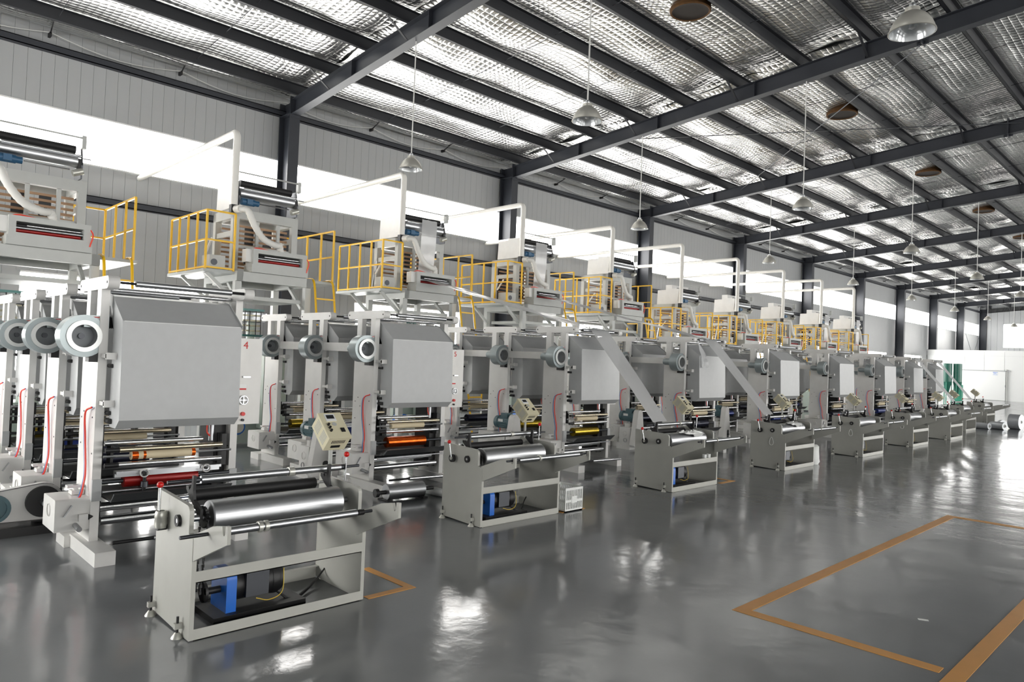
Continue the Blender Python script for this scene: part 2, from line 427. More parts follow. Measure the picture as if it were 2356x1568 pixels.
tag(m.build('far_panels', 'wall_panel', wf, False), 'distant vertical ribs of the gable wall', kind='stuff')
for k, (a, b) in enumerate(FW):
    wn += 1
    o = empty('window_%d' % wn, (a, Y1H, 4.0)); tag(o, 'bright window in the far gable wall, %s from the left' % ORD[k].replace('nearest', 'first'), kind='structure')
    B(0, b - a, .06, .075, 0, 2.0).build('pane', 'glazing', o, False)
    MB().box(0, b - a, -.01, .06, 0, .04).box(0, b - a, -.01, .06, 1.96, 2.0).build('window_frame', 'trim_white', o, False)
# right and rear sides of the hall, behind the camera: panel walls with unseen glowing panes added for light
wr = empty('wall_right', (EX, 0, 0)); tag(wr, 'light grey panel wall on the aisle side', kind='structure')
m = MB().box(0, .1, Y0H, Y1H, ZT, WTOP).box(0, .1, Y0H, 42, 3.4, ZB).box(0, .1, 55.5, Y1H, 3.4, ZB).box(0, .1, 42, 55.5, 4.6, ZB).box(0, .1, Y0H, 42, 0, .9).box(0, .1, 55.5, Y1H, 0, .9)
for a, b in [(Y0H, WINS[0][0] - .5)] + [(WINS[k][1] + .5, WINS[k + 1][0] - .5) for k in range(len(WINS) - 1)] + [(WINS[-1][1] + .5, Y1H)]:
    if not 42 < a < 54: m.box(0, .1, a, b, .9, 3.4)
m.build('panel_sheet', 'wall_panel', wr, False)
wn += 1; o = empty('window_%d' % wn, (EX, 0, 0)); tag(o, 'unseen glowing strip pane added in the aisle side wall', kind='structure')
B(.09, .1, Y0H, Y1H, ZB, ZT).build('pane', 'glazing', o, False)  # added glowing strip out of view, lights the hood fronts
wn += 1; o = empty('window_%d' % wn, (EX, 0, 0)); tag(o, 'unseen low glowing panes added to light the machine fronts', kind='structure')
for a, b in WINS:
    if not 41 < a < 54: B(.09, .1, a - .5, b + .5, .9, 3.4).build('pane', 'glazing', o, False)  # added low panes out of view, fill light for aisle-facing sides
wn += 1; o = empty('window_%d' % wn, (EX, 0, 0)); tag(o, 'unseen wide glowing pane added to brighten the far end', kind='structure')
B(.09, .1, 42, 55.5, 0, 4.6).build('pane', 'glazing', o, False)  # added glowing opening out of view, brightens the far partition
wb = empty('wall_back', (0, Y0H, 0)); tag(wb, 'panel wall behind the camera holding the added light panes', kind='structure')
m = MB().box(WX, EX, -.1, 0, 3.3, 8.7).box(WX, EX, -.1, 0, 0, .9).box(WX, -13.5, -.1, 0, .9, 3.3).box(-5.5, EX, -.1, 0, .9, 3.3)
m.build('panel_sheet', 'wall_panel', wb, False)
wn += 1; o = empty('window_%d' % wn, (0, Y0H, 0)); tag(o, 'unseen glowing panes added in the wall behind the camera', kind='structure')
B(-13.5, -5.5, -.1, -.09, .9, 3.3).build('pane', 'glazing', o, False)  # added glowing pane out of view, lights the near sides of the machines

# white partition at the far end with its sliding door
PY = 56.3
pt = empty('wall_partition', (0, PY, 0)); tag(pt, 'low white partition wall across the far end', kind='structure')
x = WX + .05
while x < EX - .1:
    B(x, min(x + 1.13, EX), 0, .1, 0, 3.25).build('panel', 'partition', pt, False); x += 1.15
B(WX, EX, -.03, .13, 3.25, 3.33).build('top_rail', 'partition', pt, False)
B(WX, EX, -.015, 0, 2.95, 2.97).build('trim_strip', 'trim_white', pt, False)
dr = empty('door_1', (-13.3, PY, 0)); tag(dr, 'white sliding door in the far partition under a steel track', kind='structure')
B(0, 2.45, -.08, -.03, .02, 1.93).build('door_leaf', 'partition', dr, False)
B(-.2, 2.7, -.1, -.01, 1.96, 2.0).build('track', 'steel', dr, False)
B(2.48, 2.56, -.1, .0, 0, 2.08).build('jamb', 'tower_grey', dr, False)
C((2.44, -.12, .9), (2.44, -.12, 1.05), .02, 8).build('handle', 'steel', dr)
sg = empty('door_sign', (-11.56, PY - .085, 1.7)); tag(sg, 'small white sign with blue print on the sliding door', 'sign')
B(0, .28, -.01, 0, 0, .19).build('board', 'plastic_white', sg, False)
B(.0, .28, -.014, -.0101, .165, .19).build('border', 'blue_print', sg, False); B(0, .28, -.014, -.0101, 0, .012).build('border', 'blue_print', sg, False)
B(.03, .2, -.014, -.0101, .11, .135).build('print_line', 'blue_print', sg, False); B(.05, .24, -.014, -.0101, .05, .065).build('print_line', 'blue_print', sg, False)

# orange floor markings
def marking(name, loc, rects, label):
    o = empty(name, loc); tag(o, label, 'floor marking', 'orange floor lines')
    for x0, x1, y0, y1 in rects: B(x0, x1, y0, y1, .0005, .003).build('strip', 'orange_line', o, False)
marking('floor_marking', (-2.31, 4.36, 0), [(0, .09, 0, 4.9), (.09, 1.2, 0, .09), (.09, 3.0, 4.81, 4.9), (1.235, 1.325, -2.5, 4.81)], 'large orange line rectangle painted on the open aisle floor')
for k, (x, y, nm) in enumerate(((-3.95, 2.62, 'beside the nearest winder'), (-4.95, 5.62, 'under the white crate'), (-4.93, 8.85, 'beside the third winder'))):
    marking('floor_marking', (x, y, 0), [(-.03, .03, 0, .38), (-.55, -.03, .32, .38)], 'short orange corner line on the floor ' + nm)

# ------------------------------------------------------------------ roof lamps, vents
LH = 4.92
def make_lamp():
    o = empty('high_bay_lamp', (0, 0, LH))
    prof = [(.205, 0), (.206, .01), (.196, .05), (.176, .095), (.146, .14), (.112, .175), (.082, .195), (.07, .202), (.066, .24), (.03, .25)]
    MB().lathe(prof, (0, 0, 0), 'z', 28).build('shade', 'lamp_shade', o)
    MB().lathe([(.203, .001), (.19, .05), (.17, .092), (.14, .135), (.1, .172), (.06, .19), (.001, .192)], (0, 0, 0), 'z', 28).build('reflector', 'lamp_glass', o)
    MB().lathe([(.205, -.002), (.214, .002), (.212, .012), (.204, .008)], (0, 0, 0), 'z', 28).build('rim', 'lamp_shade', o)
    MB().lathe([(.001, .03), (.03, .045), (.036, .08), (.025, .13), (.02, .18)], (0, 0, 0), 'z', 12).build('bulb', 'lamp_glass', o)
    MB().lathe([(.03, .25), (.035, .26), (.03, .29), (.008, .30)], (0, 0, 0), 'z', 12).build('cap', 'steel', o)
    return o
lamps = [(-10.5, k) for k in range(0, 8)] + [(-6.39, k) for k in range(0, 8)] + [(-2.28, k) for k in range(0, 6)]
lp = make_lamp(); rowname = {-10.5: 'row over the presses', -6.39: 'middle row', -2.28: 'row over the aisle'}
for n, (x, k) in enumerate(lamps):
    o = lp if n == 0 else copy_tree(lp0)
    if n == 0:
        lp0 = lp
    yy = COLY + BAY * k + .02
    o.location = (x, yy, LH)
    tag(o, '%s bell shaped lamp hanging in the %s' % (ORD[k], rowname[x]), 'lamp', 'hanging high bay lamps')
cords = {}
for o in [q for q in list(COL.objects) if q.name.startswith('high_bay_lamp') and q.parent is None]:
    x = o.location.x
    if x not in cords: cords[x] = C((0, 0, .29), (0, 0, roof(x, RB) - LH + .005), .011, 8).mesh('cord', 'cable_white')
    c = bpy.data.objects.new('cord', cords[x]); COL.objects.link(c); c.parent = o
for k in range(0, 7):
    z = roof(-7, RB + .34) + .055
    o = empty('roof_vent', (-7.0, 11.0 + BAY * k, z)); tag(o, '%s round brown vent hole in the foil roof' % ORD[k], 'vent', 'roof vents')
    MB().lathe([(.325, .01), (.345, .0), (.365, .02), (.36, .2), (.31, .2)], (0, 0, 0), 'z', 28, True).build('rim', 'vent_brown', o)
    MB().lathe([(.335, .012), (.3, .03), (.2, .035), (.001, .035)], (0, 0, 0), 'z', 24).build('hole_shade', 'vent_shade', o)  # flat dark disc standing in for the shade inside the hole
# cable clipped along the eaves
for k in range(0, 9):
    y0 = FRAMES[2 + k - 1]
    pts = []
    for j in range(25):
        t = j / 24; pts.append((WX + .12, y0 + BAY * t, 7.28 - .16 * math.sin(math.pi * ((t * 3) % 1)) * (1 if (t * 3) < 2.99 else 0)))
    tag(MB().tube(pts, .008, 5).build('eaves_cable', 'cable_white'), 'white cable sagging along the eaves in the %s bay' % ORD[k], 'cable', 'cables along the eaves')
    for t in (1 / 3, 2 / 3):
        h = empty('cable_hook', (WX, y0 + BAY * t, 7.28)); tag(h, 'black hook holding the eaves cable, %s hook of the %s bay' % ('first' if t < .5 else 'second', ORD[k]), 'hook', 'hooks along the eaves')
        B(0, .14, -.02, .02, -.07, .0).build('clip', 'black', h, False); MB().bar((.12, 0, -.02), (.75, -.05, .16), .02).build('stay', 'black', h, False)

# ------------------------------------------------------------------ film winders in the aisle
def make_winder(shaft_x, w1):
    o = empty('film_winder', (0, 0, 0)); W = 1.09
    prof = [(-.575, .02), (-.09, .005), (0, .005), (0, .55), (-.065, .568)] + [(-.105 + .04 * math.cos(R_(a)), .675 + .04 * math.sin(R_(a))) for a in (0, 20, 40, 60, 80, 90)] + [(-.2, .72), (-.575, .735)]
    for y in (0, W - .025):
        MB().prism(prof, 'y', y, y + .025).build('side_panel', 'winder_beige', o, False)
    # arms carrying the winding shaft
    arm = [(-.02, .42), (.02, .44), (.43, .61), (.43, .70), (.405, .70), (.40, .655), (.39, .645), (.38, .65), (.365, .69), (.25, .668), (.0, .575), (-.02, .57)]
    for y in (.002, W - .06):
        MB().prism(arm, 'y', y, y + .018).build('arm', 'winder_beige', o, False)
    MB().box(-.05, 0, .025, W - .025, .31, .315).box(-.004, 0, .025, W - .025, .31, .372).build('front_rail', 'winder_beige', o, False)
    MB().box(-.06, 0, .025, W - .025, .0, .005).box(-.004, 0, .025, W - .025, .0, .062).build('bottom_rail', 'winder_beige', o, False)
    MB().box(-.57, -.565, .025, W - .025, .0, .10).box(-.57, -.53, .025, W - .025, .095, .10).build('bottom_rail', 'winder_beige', o, False)
    MB().box(-.57, -.565, .025, W - .025, .40, .46).box(-.57, -.53, .025, W - .025, .455, .46).build('rear_rail', 'winder_beige', o, False)
    B(-.56, -.005, .026, W - .026, .008, .014).build('base_tray', 'tray', o, False)
    # big steel drum
    d = MB().cyl((-.21, .165, .612), (-.21, .99, .612), .094, 40).lathe([(.094, .165), (.088, .158), (.03, .155), (.001, .155)], (-.21, 0, .612), 'y', 40).build('drum', 'drum_steel', o)
    C((-.21, .02, .612), (-.21, 1.07, .612), .018, 14).build('drum_shaft', 'steel', o)
    MB().lathe([(.033, -.018), (.033, .0), (.014, .0), (.014, -.018)], (-.21, 0, .612), 'y', 20, True).build('bearing', 'black', o)
    C((-.21, -.016, .612), (-.21, 0, .612), .013, 12).build('bearing_hub', 'chrome', o)
    # sprocket, chain
    sp = MB()
    n = 22
    sp.prism([(-.21 + (.062 if i % 2 else .055) * math.cos(math.pi * i / n), .612 + (.062 if i % 2 else .055) * math.sin(math.pi * i / n)) for i in range(2 * n)], 'y', .128, .142)
    sp.build('sprocket', 'black', o, False)
    ch = MB()
    for s_ in (-1, 1):
        k = 0; z = .17
        while z < .60:
            x = -.25 + s_ * (.03 + .028 * (z - .17) / .43) + .04 * (z - .17) / .43
            ch.box(x - .006, x + .006, .13 + (.003 if k % 2 else 0), .142 - (.003 if k % 2 else 0), z, z + .017); z += .02; k += 1
    tag(ch.build('chain', 'black', o, False), kind='stuff')
    # black rubber nip roll behind the drum
    C((-.47, .16, .692), (-.47, .97, .692), .036, 24).build('rubber_roll', 'rubber', o)
    C((-.47, .02, .692), (-.47, 1.06, .692), .011, 10).build('roll_shaft', 'chrome', o)
    MB().lathe([(.04, .148), (.04, .16), (.024, .16), (.024, .148)], (-.47, 0, .692), 'y', 24, True).build('roll_ring', 'plastic_white', o)
    # upper winding shaft on black forks
    C((-.40, .18, .795), (-.40, 1.12, .795), .023, 24).build('upper_shaft', 'steel', o)
    C((-.40, -.01, .795), (-.40, 1.27, .795), .0095, 10).build('upper_axle', 'dark_steel', o)
    for y in (.14, 1.125): C((-.40, y, .795), (-.40, y + .03, .795), .019, 10).build('collar', 'dark_steel', o)
    MB().lathe([(.024, .735), (.03, .737), (.03, .775), (.024, .777)], (-.40, 0, .795), 'y', 20).build('collar', 'cast', o)
    fork = [(-.23, .59), (-.19, .60), (-.19, .66), (-.30, .70), (-.315, .75), (-.31, .835), (-.335, .835), (-.345, .77), (-.37, .745), (-.385, .765), (-.42, .765), (-.42, .745), (-.36, .70), (-.25, .64)]
    for y in (.105, .985): MB().prism(fork, 'y', y, y + .016).build('fork', 'black', o, False)
    # winding shaft in front
    a, b = (.07, .95) if w1 else (.06, .98)
    z = .617 if w1 else .672
    C((shaft_x, a + .03, z), (shaft_x, b - .06, z), .022, 24).build('winding_shaft', 'steel', o)
    C((shaft_x, a - .21 if w1 else -.06, z), (shaft_x, b + .05, z), .010, 10).build('winding_axle', 'dark_steel', o)
    for yy in ((.28, .315) if w1 else (.36,)):
        MB().lathe([(.023, yy - .012), (.03, yy - .01), (.03, yy + .012), (.023, yy + .014)], (shaft_x, 0, z), 'y', 20).build('collar', 'cast', o)
    C((shaft_x, b - .05, z), (shaft_x, b - .01, z), .018, 10).build('collar', 'black', o)
    # ball levers
    def lever(y, sx, tag_):
        if w1:
            MB().lathe([(.014, -.09), (.032, -.085), (.036, -.06), (.034, -.03), (.036, -.027), (.034, .0), (.028, .012), (.022, .012), (.022, -.03), (.001, -.03)], (sx, y, .625), 'z', 20).build('lever_cup', 'cast', o)
            MB().cyl((sx, y - .02, .548), (sx, y + .03, .548), .024, 16).build('pivot', 'black', o)
        else:
            MB().lathe([(.038, -.012), (.038, .014), (.018, .014), (.018, -.012)], (sx, y, .60), 'y', 20, True).build('pivot', 'black', o)
            C((sx, y - .02, .60), (sx, y + .02, .60), .016, 12).build('pivot_hub', 'cast', o)
        top = (sx - .008, y - .01, .785) if w1 else (sx - .03, y - .02, .755)
        rd = C((sx, y - .01, .60), top, .0062, 10).build('lever_rod', 'chrome', o)
        MB().sphere(top, .019).build('lever_knob', 'red', o)
    lever(-.035, -.40, 0)
    C((-.38, 1.09, .66), (-.38, 1.15, .66), .012, 10).build('lever_stub', 'steel', o)
    MB().lathe([(.012, 0), (.03, .002), (.034, .03), (.026, .045), (.001, .045)], (-.38, 1.15, .645), 'z', 16).build('lever_cup', 'cast', o)
    C((-.38, 1.15, .68), (-.37, 1.15, .875), .006, 10).build('lever_rod', 'chrome', o); MB().sphere((-.37, 1.15, .885), .019).build('lever_knob', 'red', o)
    # levelling feet
    for x in (-.1, -.53):
        for y, s_ in ((-.012, -1), (W + .012, 1)):
            f = MB().lathe([(.032, 0), (.03, .006), (.012, .03), (.001, .03)], (x, y + s_ * .012, 0), 'z', 14).build('levelling_foot', 'cast', o)
            C((x, y + s_ * .012, .02), (x, y + s_ * .012, .115), .0075, 8).build('foot_screw', 'black', f); B(x - .014, x + .014, min(y - s_ * .012, y + s_ * .03), max(y - s_ * .012, y + s_ * .03), .05, .08).build('foot_lug', 'winder_beige', f, False)
    # drive: blue gearbox and black motor
    g = MB().prism(rounded(-.38, -.16, .03, .285, .05, (0, 0, 1, 1)), 'y', .265, .325).build('gearbox', 'blue', o)
    MB().lathe([(.06, .16), (.06, .175), (.02, .178), (.02, .262)], (-.25, 0, .17), 'y', 20).build('drive_sprocket', 'black', g); C((-.24, .325, .26), (-.24, .335, .26), .02, 10).build('oil_cap', 'black', g)
    mo = MB().cyl((-.27, .325, .18), (-.27, .62, .18), .095, 24).build('motor', 'black', o)
    MB().box(-.2, -.155, .38, .52, .12, .26).build('terminal_box', 'dark_steel', mo, False); MB().lathe([(.098, .56), (.102, .6), (.09, .63), (.001, .632)], (-.27, 0, .18), 'y', 24).build('fan_cover', 'black', mo)
    B(-.4, -.12, .18, .75, .014, .05).build('motor_bed', 'black', o, False)
    for dz in (0, .012):
        MB().tube(bez([(-.25, .6, .10), (-.2, .7, .03 + dz), (-.3, .85, .03 + dz), (-.42, 1.0, .06), (-.45, 1.065, .10)]), .006, 6).build('cable', 'cable', o)
    MB().tube(bez([(-.17, .45, .10), (-.14, .52, .085), (-.14, .6, .12), (-.17, .62, .25)]), .0028, 6).build('wire', 'wire_yellow', o)
    # control box on its pole
    C((-.60, 1.16, .40), (-.60, 1.16, .93), .014, 12).build('pole', 'tower_grey', o); B(-.61, -.55, 1.07, 1.175, .40, .43).build('pole_bracket', 'tower_grey', o, False)
    cb = empty_part('control_box', o)
    return o
def empty_part(name, o):
    T = Matrix.Translation((-.60, 1.16, 1.02)) @ Matrix.Rotation(R_(42), 4, 'Y') @ Matrix.Rotation(R_(0), 4, 'Z')
    def put(mb, nm, m, par, smooth=False):
        mb.v = [tuple(T @ Vector(p)) for p in mb.v]; q = mb.build(nm, m, par, smooth); return q
    b = put(B(-.115, .115, -.085, .085, -.07, .06), name, 'cream', o)
    put(B(-.12, .12, -.09, .09, .045, .062), 'front_plate', 'cream', b)
    put(B(-.105, -.04, -.05, .03, .062, .066), 'meter', 'meter', b)
    put(B(-.095, -.06, -.04, .02, .066, .067), 'meter_scale', 'dark_steel', b)
    for k in range(3): put(C((-.005 + k * .028, -.05, .062), (-.005 + k * .028, -.05, .078), .009, 10), 'knob', 'black', b, True)
    put(C((-.01, .0, .062), (-.01, .0, .066), .017, 14), 'dial', 'tower_grey', b, True)
    put(B(.03, .065, .03, .06, .062, .068), 'switch', 'black', b)
    v = MB()
    for r in (-.05, .05):
        for k in range(6): v.box(r - .035, r + .035, -.0862, -.085, -.045 + k * .015, -.039 + k * .015)
    put(v, 'vent_slots', 'tower_grey', b)
    v = MB()
    for k in range(9): v.box(.115, .1165, -.05 + k * .012, -.045 + k * .012, .0, .03)
    put(v, 'vent_slots', 'dark_steel', b); put(B(.115, .12, -.04, .03, -.04, -.02), 'terminal_strip', 'black', b)
    return b
WPOS = [(-3.93, 1.495), (-4.93, 4.487), (-4.91, 7.652), (-4.94, 10.842), (-4.88, 13.95), (-4.94, 17.055), (-4.94, 19.91), (-5.45, 23.5), (-5.75, 27.3)]
WLAB = ['nearest beige film winder with bare steel drum, open front and blue gearbox', 'second beige film winder from the camera, white crate beside it', 'third beige film winder, film web coming down to it, rag on drum',
        'fourth beige film winder, second one fed by a slanting film web', 'fifth beige film winder along the aisle', 'sixth beige film winder along the aisle', 'seventh beige film winder along the aisle', 'eighth beige film winder along the aisle', 'farthest beige film winder, last along the aisle']
wA = make_winder(.19, True); wB = make_winder(.385, False)
for k, (x, y) in enumerate(WPOS):
    o = wA if k == 0 else (wB if k == 1 else copy_tree(wB))
    o.location = (x, y, 0); tag(o, WLAB[k], 'film winder', 'film winders along the aisle')

mat('ring_cast', (206, 208, 207), .4, .6)
mat('fan_grey', (118, 122, 126), .5, .3)
# ------------------------------------------------------------------ printing units
def make_unit(front, ink, number=None, last=False):
    # one printing station
    o = empty('printing_unit', (0, 0, 0))
    for v in (0, 1.03):
        f = MB().prism([(-.215, .10), (.21, .10), (.21, 1.72), (-.215, 1.72)], 'y', v, v + .06).box(-.18, -.08, v, v + .06, 1.72, 1.995).box(.11, .21, v, v + .06, 1.72, 1.995).build('side_frame', 'white_paint', o, False)
        MB().prism(rounded(-.395, .395, 1.99, 2.085, .045), 'y', v - .004, v + .075).build('top_cap', 'white_paint', f)
        for u in (-.36, .36): B(u - .008, u + .008, v - .007, v - .003, 2.028, 2.046).build('bolt', 'black', f, False)
        B(.205, .235, v - .002, v + .062, .40, .56).build('joint_plate', 'hood_grey', f, False)
        for u, z in ((.14, 1.02), (-.1, 1.05), (-.16, 1.0), (-.15, .8), (.17, .75), (-.05, .95)): C((u, v - .003, z), (u, v + .001, z), .007, 6).build('bolt', 'dark_steel', f)
    MB().box(-.12, .58, -.05, .085, 0, .10).box(-.35, -.1, -.09, .06, 0, .085).build('foot', 'white_paint', o, False)
    MB().box(-.30, .45, 1.01, 1.12, 0, .09).build('foot', 'white_paint', o, False)
    # drying hood
    hp = [(.06, 1.965), (.17, 1.945), (.445, 1.755), (.47, 1.02), (.39, .955), (.25, .955), (.22, 1.0), (.22, 1.70)]
    h = MB().prism(hp, 'y', .09, .985).build('drying_hood', 'hood_grey', o, False)
    for v in (.086, .985): MB().prism([(.03, 1.90), (.07, 1.975), (.175, 1.955), (.455, 1.76), (.45, 1.74), (.2, 1.85)], 'y', v, v + .006).build('hood_rim', 'hood_grey', h, False)
    B(.4471, .4481, .1, .975, 1.752, 1.757).build('fold_line', 'trim_white', h, False)
    for z in (1.475, 1.12):
        MB().box(.2, .34, .02, .05, z, z + .03).box(.315, .345, .02, .10, z - .01, z + .04).build('clamp', 'white_paint', o, False)
        C((.2, .08, z - .06), (.27, .08, z - .06), .016, 10).build('stud', 'black', o)
    C((.215, .08, 1.0), (.30, .08, 1.0), .02, 10).build('stud', 'black', o)
    # blower with duct
    bl = MB().lathe([(.13, .05), (.157, .052), (.157, .205), (.115, .207)], (0, -.1, 1.632), 'x', 32).build('blower', 'blower', o)
    C((.049, -.1, 1.632), (.051, -.1, 1.632), .13, 24).build('back_plate', 'blower', bl); MB().lathe([(.118, .205), (.118, .225), (.085, .225), (.085, .10)], (0, -.1, 1.632), 'x', 32).build('inlet_ring', 'ring_cast', bl)
    C((.10, -.1, 1.632), (.112, -.1, 1.632), .088, 24).build('fan_plate', 'fan_grey', bl); C((.11, -.1, 1.632), (.135, -.1, 1.632), .022, 12).build('fan_hub', 'dark_steel', bl)
    B(.07, .19, -.1, .06, 1.70, 1.79).build('outlet', 'blower', bl, False)
    B(.06, .2, .055, .065, 1.69, 1.80).build('outlet_flange', 'blower', bl, False)
    B(.19, .1915, -.06, .04, 1.75, 1.785).build('label_plate', 'plastic_white', bl, False); B(.1915, .192, -.045, .03, 1.773, 1.78).build('label_print', 'red_mark', bl, False)
    C((-.12, -.1, 1.632), (.05, -.1, 1.632), .06, 18).build('motor', 'blower', bl); C((-.15, -.1, 1.632), (-.12, -.1, 1.632), .05, 18).build('motor_cap', 'blower', bl)
    pts = [(.13, .065 + .004 * k, 1.745) for k in range(24)]
    MB().tube(pts, .04, 16, True, [.043 + .006 * math.cos(k * 2.1) for k in range(24)]).build('duct', 'rubber', bl)
    B(.10, .20, -.06, .0, 1.44, 1.53).build('bracket', 'black', bl, False)
    if not last: B(-.585, -.2, .005, .045, 1.595, 1.70).build('tie_beam', 'white_paint', o, False)
    if not front: B(.21, .615, .005, .045, 1.595, 1.70).build('tie_beam', 'white_paint', o, False)
    # rollers
    def roll(nm, m, u, z, r, v0, v1, n=18): return C((u, v0, z), (u, v1, z), r, n).build(nm, m, o)
    t = roll('top_roller', 'steel', .36, 2.04, .024, .19, .92); C((.36, .06, 2.04), (.36, .2, 2.04), .010, 8).build('axle', 'black', t); C((.36, .92, 2.04), (.36, 1.04, 2.04), .012, 8).build('axle', 'black', t)
    roll('top_roller', 'chrome', .11, 1.998, .017, .07, 1.02); roll('top_roller', 'steel', -.33, 2.03, .02, .08, 1.02)
    roll('guide_roller', 'chrome', .26, .833, .019, .06, .78)
    roll('guide_roller', 'brass_steel', .29, .782, .02, .155, .93)
    roll('guide_roller', 'chrome', .28, .668, .02, .155, .93); C((.28, .06, .668), (.28, .16, .668), .018, 10).build('roller_end', 'black', o); C((.29, .06, .782), (.29, .16, .782), .018, 10).build('roller_end', 'black', o)
    im = roll('impression_roll', 'cream_roll', .24, .728, .034, .25, .73, 20); C((.24, .06, .728), (.24, 1.03, .728), .010, 8).build('axle', 'steel', im)
    if front and ink == 'ink_red':
        for a, b in ((.255, .30), (.335, .355), (.70, .728)): C((.24, a, .728), (.24, b, .728), .0345, 20).build('ink_stain', 'ink_copper', im)
        MB().box(.22, .30, .14, .93, .598, .618).box(.22, .26, .14, .93, .57, .60).build('doctor_blade', 'steel', o, False)
        for v in (.33, .80):
            MB().lathe([(.026, .315), (.034, .316), (.034, .33), (.026, .33)], (0, v, .60), 'x', 18, True).build('handwheel', 'white_paint', o); C((.3, v, .60), (.325, v, .60), .012, 10).build('handwheel_hub', 'black', o)
        C((.30, .34, .46), (.30, .34, .60), .014, 10).build('post_screw', 'black', o); MB().lathe([(.001, 0), (.03, .0), (.026, .04), (.001, .045)], (.30, .34, .49), 'z', 14).build('knob', 'dark_steel', o)
    cy = roll('print_cylinder', ink, .22, .535, .062 if ink != 'ink_red' else .05, .21, .76, 28); C((.22, .06, .535), (.22, 1.03, .535), .016, 10).build('axle', 'dark_steel', cy)
    tr = MB().prism([(.02, .40), (.34, .40), (.42, .47), (.40, .475), (.335, .415), (.03, .415), (.0, .47), (-.02, .47)], 'y', .10, .98).build('ink_tray', 'tray', o, False)
    roll('rod', 'steel', .27, .47 if ink == 'ink_red' else .36, .010, .06, 1.03)
    roll('low_roller', 'chrome', .12, .33, .036, .08, .95); roll('low_roller', 'chrome', .16, .235, .034, .08, 1.0)
    B(-.19, .12, .93, 1.03, .18, .95).build('gear_case', 'black', o, False); B(-.2, .05, .062, .11, .2, .95).build('bearing_case', 'black', o, False)
    B(.1, .2, .12, .14, .66, .84).build('arm_plate', 'black', o, False); B(.12, .22, .96, 1.0, .6, .86).build('arm_plate', 'black', o, False)
    C((.14, .90, .80), (.14, .90, .95), .024, 12).build('air_cylinder', 'steel', o); MB().tube(bez([(.15, .86, .96), (.17, .85, .88), (.16, .88, .84)], 6), .006, 6).build('air_hose', 'hose_red', o)
    # side gear case with its shaft stub, air hoses down the frame
    g = MB().prism(rounded(-.17, .19, .19, .425, .02, (0, 0, 1, 1)), 'y', -.225, .0).build('side_gear_case', 'white_paint', o, False)
    MB().lathe([(.045, -.233), (.05, -.225), (.001, -.233)], (.02, 0, .33), 'y', 18).build('cover_disc', 'white_paint', g); C((.19, -.09, .23), (.31, -.09, .22), .019, 12).build('shaft_stub', 'steel', g)
    MB().bar((.2, -.17, .30), (.2, -.12, .38), .022, .008).build('hand_lever', 'steel', g, False); B(.19, .225, -.075, -.015, .26, .31).build('valve', 'white_paint', g, False); C((.21, -.01, .285), (.21, .02, .285), .022, 10, .004).build('plug', 'black', g)
    MB().box(-.05, .05, -.09, -.01, .43, .46).box(-.02, .05, -.12, -.01, .48, .50).cyl((.02, -.06, .46), (.02, -.06, .5), .018, 10).build('adjuster', 'white_paint', o)
    for m, du, dv, rr in (('hose_red', 0.014, -.006, .0072), ('hose_blue', -.012, 0, .005)):
        MB().tube(bez([(.18, -.012 + dv, 1.10), (.07 + du, -.03 + dv, 1.05), (.04 + du, -.02, .85), (.09 + du, -.02, .62), (.10 + du, -.03, .52), (.14 + du, -.06, .43), (.16, -.10 - du, .40)], 7), rr, 6).build('air_hose', m, o)
    if front:
        fl_ = C((.50, .36, .135), (.50, 1.02, .12), .019, 14).build('floor_roller', 'chrome', o); C((.50, .08, .138), (.50, .36, .135), .013, 10).build('axle', 'black', fl_)
        # control cabinet on the far side
        kn = len(KIDS[o.name])
        cb = B(-.32, -.09, 1.16, 1.42, .90, 1.675).build('control_cabinet', 'white_paint', o, False)
        B(-.09, -.08, 1.175, 1.36, .905, 1.67).build('door', 'white_paint', cb, False)
        for k in range(6): B(-.08, -.076, 1.215, 1.30, 1.40 + .03 * k, 1.412 + .03 * k).build('louvre', 'white_paint', cb, False)
        MB().lathe([(.034, -.06), (.042, -.06), (.042, -.045), (.034, -.045)], (0, 1.25, 1.12), 'x', 20, True).build('handwheel', 'steel', cb)
        MB().box(-.06, -.05, 1.21, 1.29, 1.115, 1.125).box(-.06, -.05, 1.245, 1.255, 1.08, 1.16).cyl((-.085, 1.25, 1.12), (-.045, 1.25, 1.12), .012, 10).build('handwheel_spokes', 'steel', cb)
        B(-.08, -.077, 1.20, 1.28, 1.21, 1.26).build('gauge_plate', 'plastic_white', cb, False); B(-.0769, -.0765, 1.20, 1.28, 1.21, 1.225).build('gauge_band', 'red_mark', cb, False)
        B(-.08, -.06, 1.24, 1.31, 1.32, 1.335).build('latch', 'steel', cb, False)
        for z, r, m in ((.995, .018, 'red'), (.94, .012, 'black')): C((-.08, 1.255, z), (-.055, 1.255, z), r, 12).build('button', m, cb)
        B(-.09, -.06, 1.10, 1.2, 1.113, 1.127).build('shaft_bar', 'black', cb, False)
        if number:
            text_mesh(number, .095, 'red_mark', cb, Matrix.Translation((-.0775, 1.26, 1.61)) @ Matrix.Rotation(R_(90), 4, 'Z') @ Matrix.Rotation(R_(90), 4, 'X'))
        for q in KIDS[o.name][kn:]: q.location.y = 0 if number == '4' else .21
    return o
SP = 3.151; UP = 1.2
UXF = [-6.21, -7.29, -7.10, -7.07, -7.07, -7.09, -7.12, -7.33, -7.58]
INK = ['ink_red', 'ink_copper', 'ink_gold', 'ink_dark', 'ink_blue', 'ink_dark', 'ink_blue', 'ink_dark', 'ink_dark']
protoF = {}; protoB = {}
POS = ['aisle end', 'second from the aisle', 'third from the aisle', 'fourth from the aisle']
LINE = ['nearest', 'second', 'third', 'fourth', 'fifth', 'sixth', 'seventh', 'eighth', 'farthest']
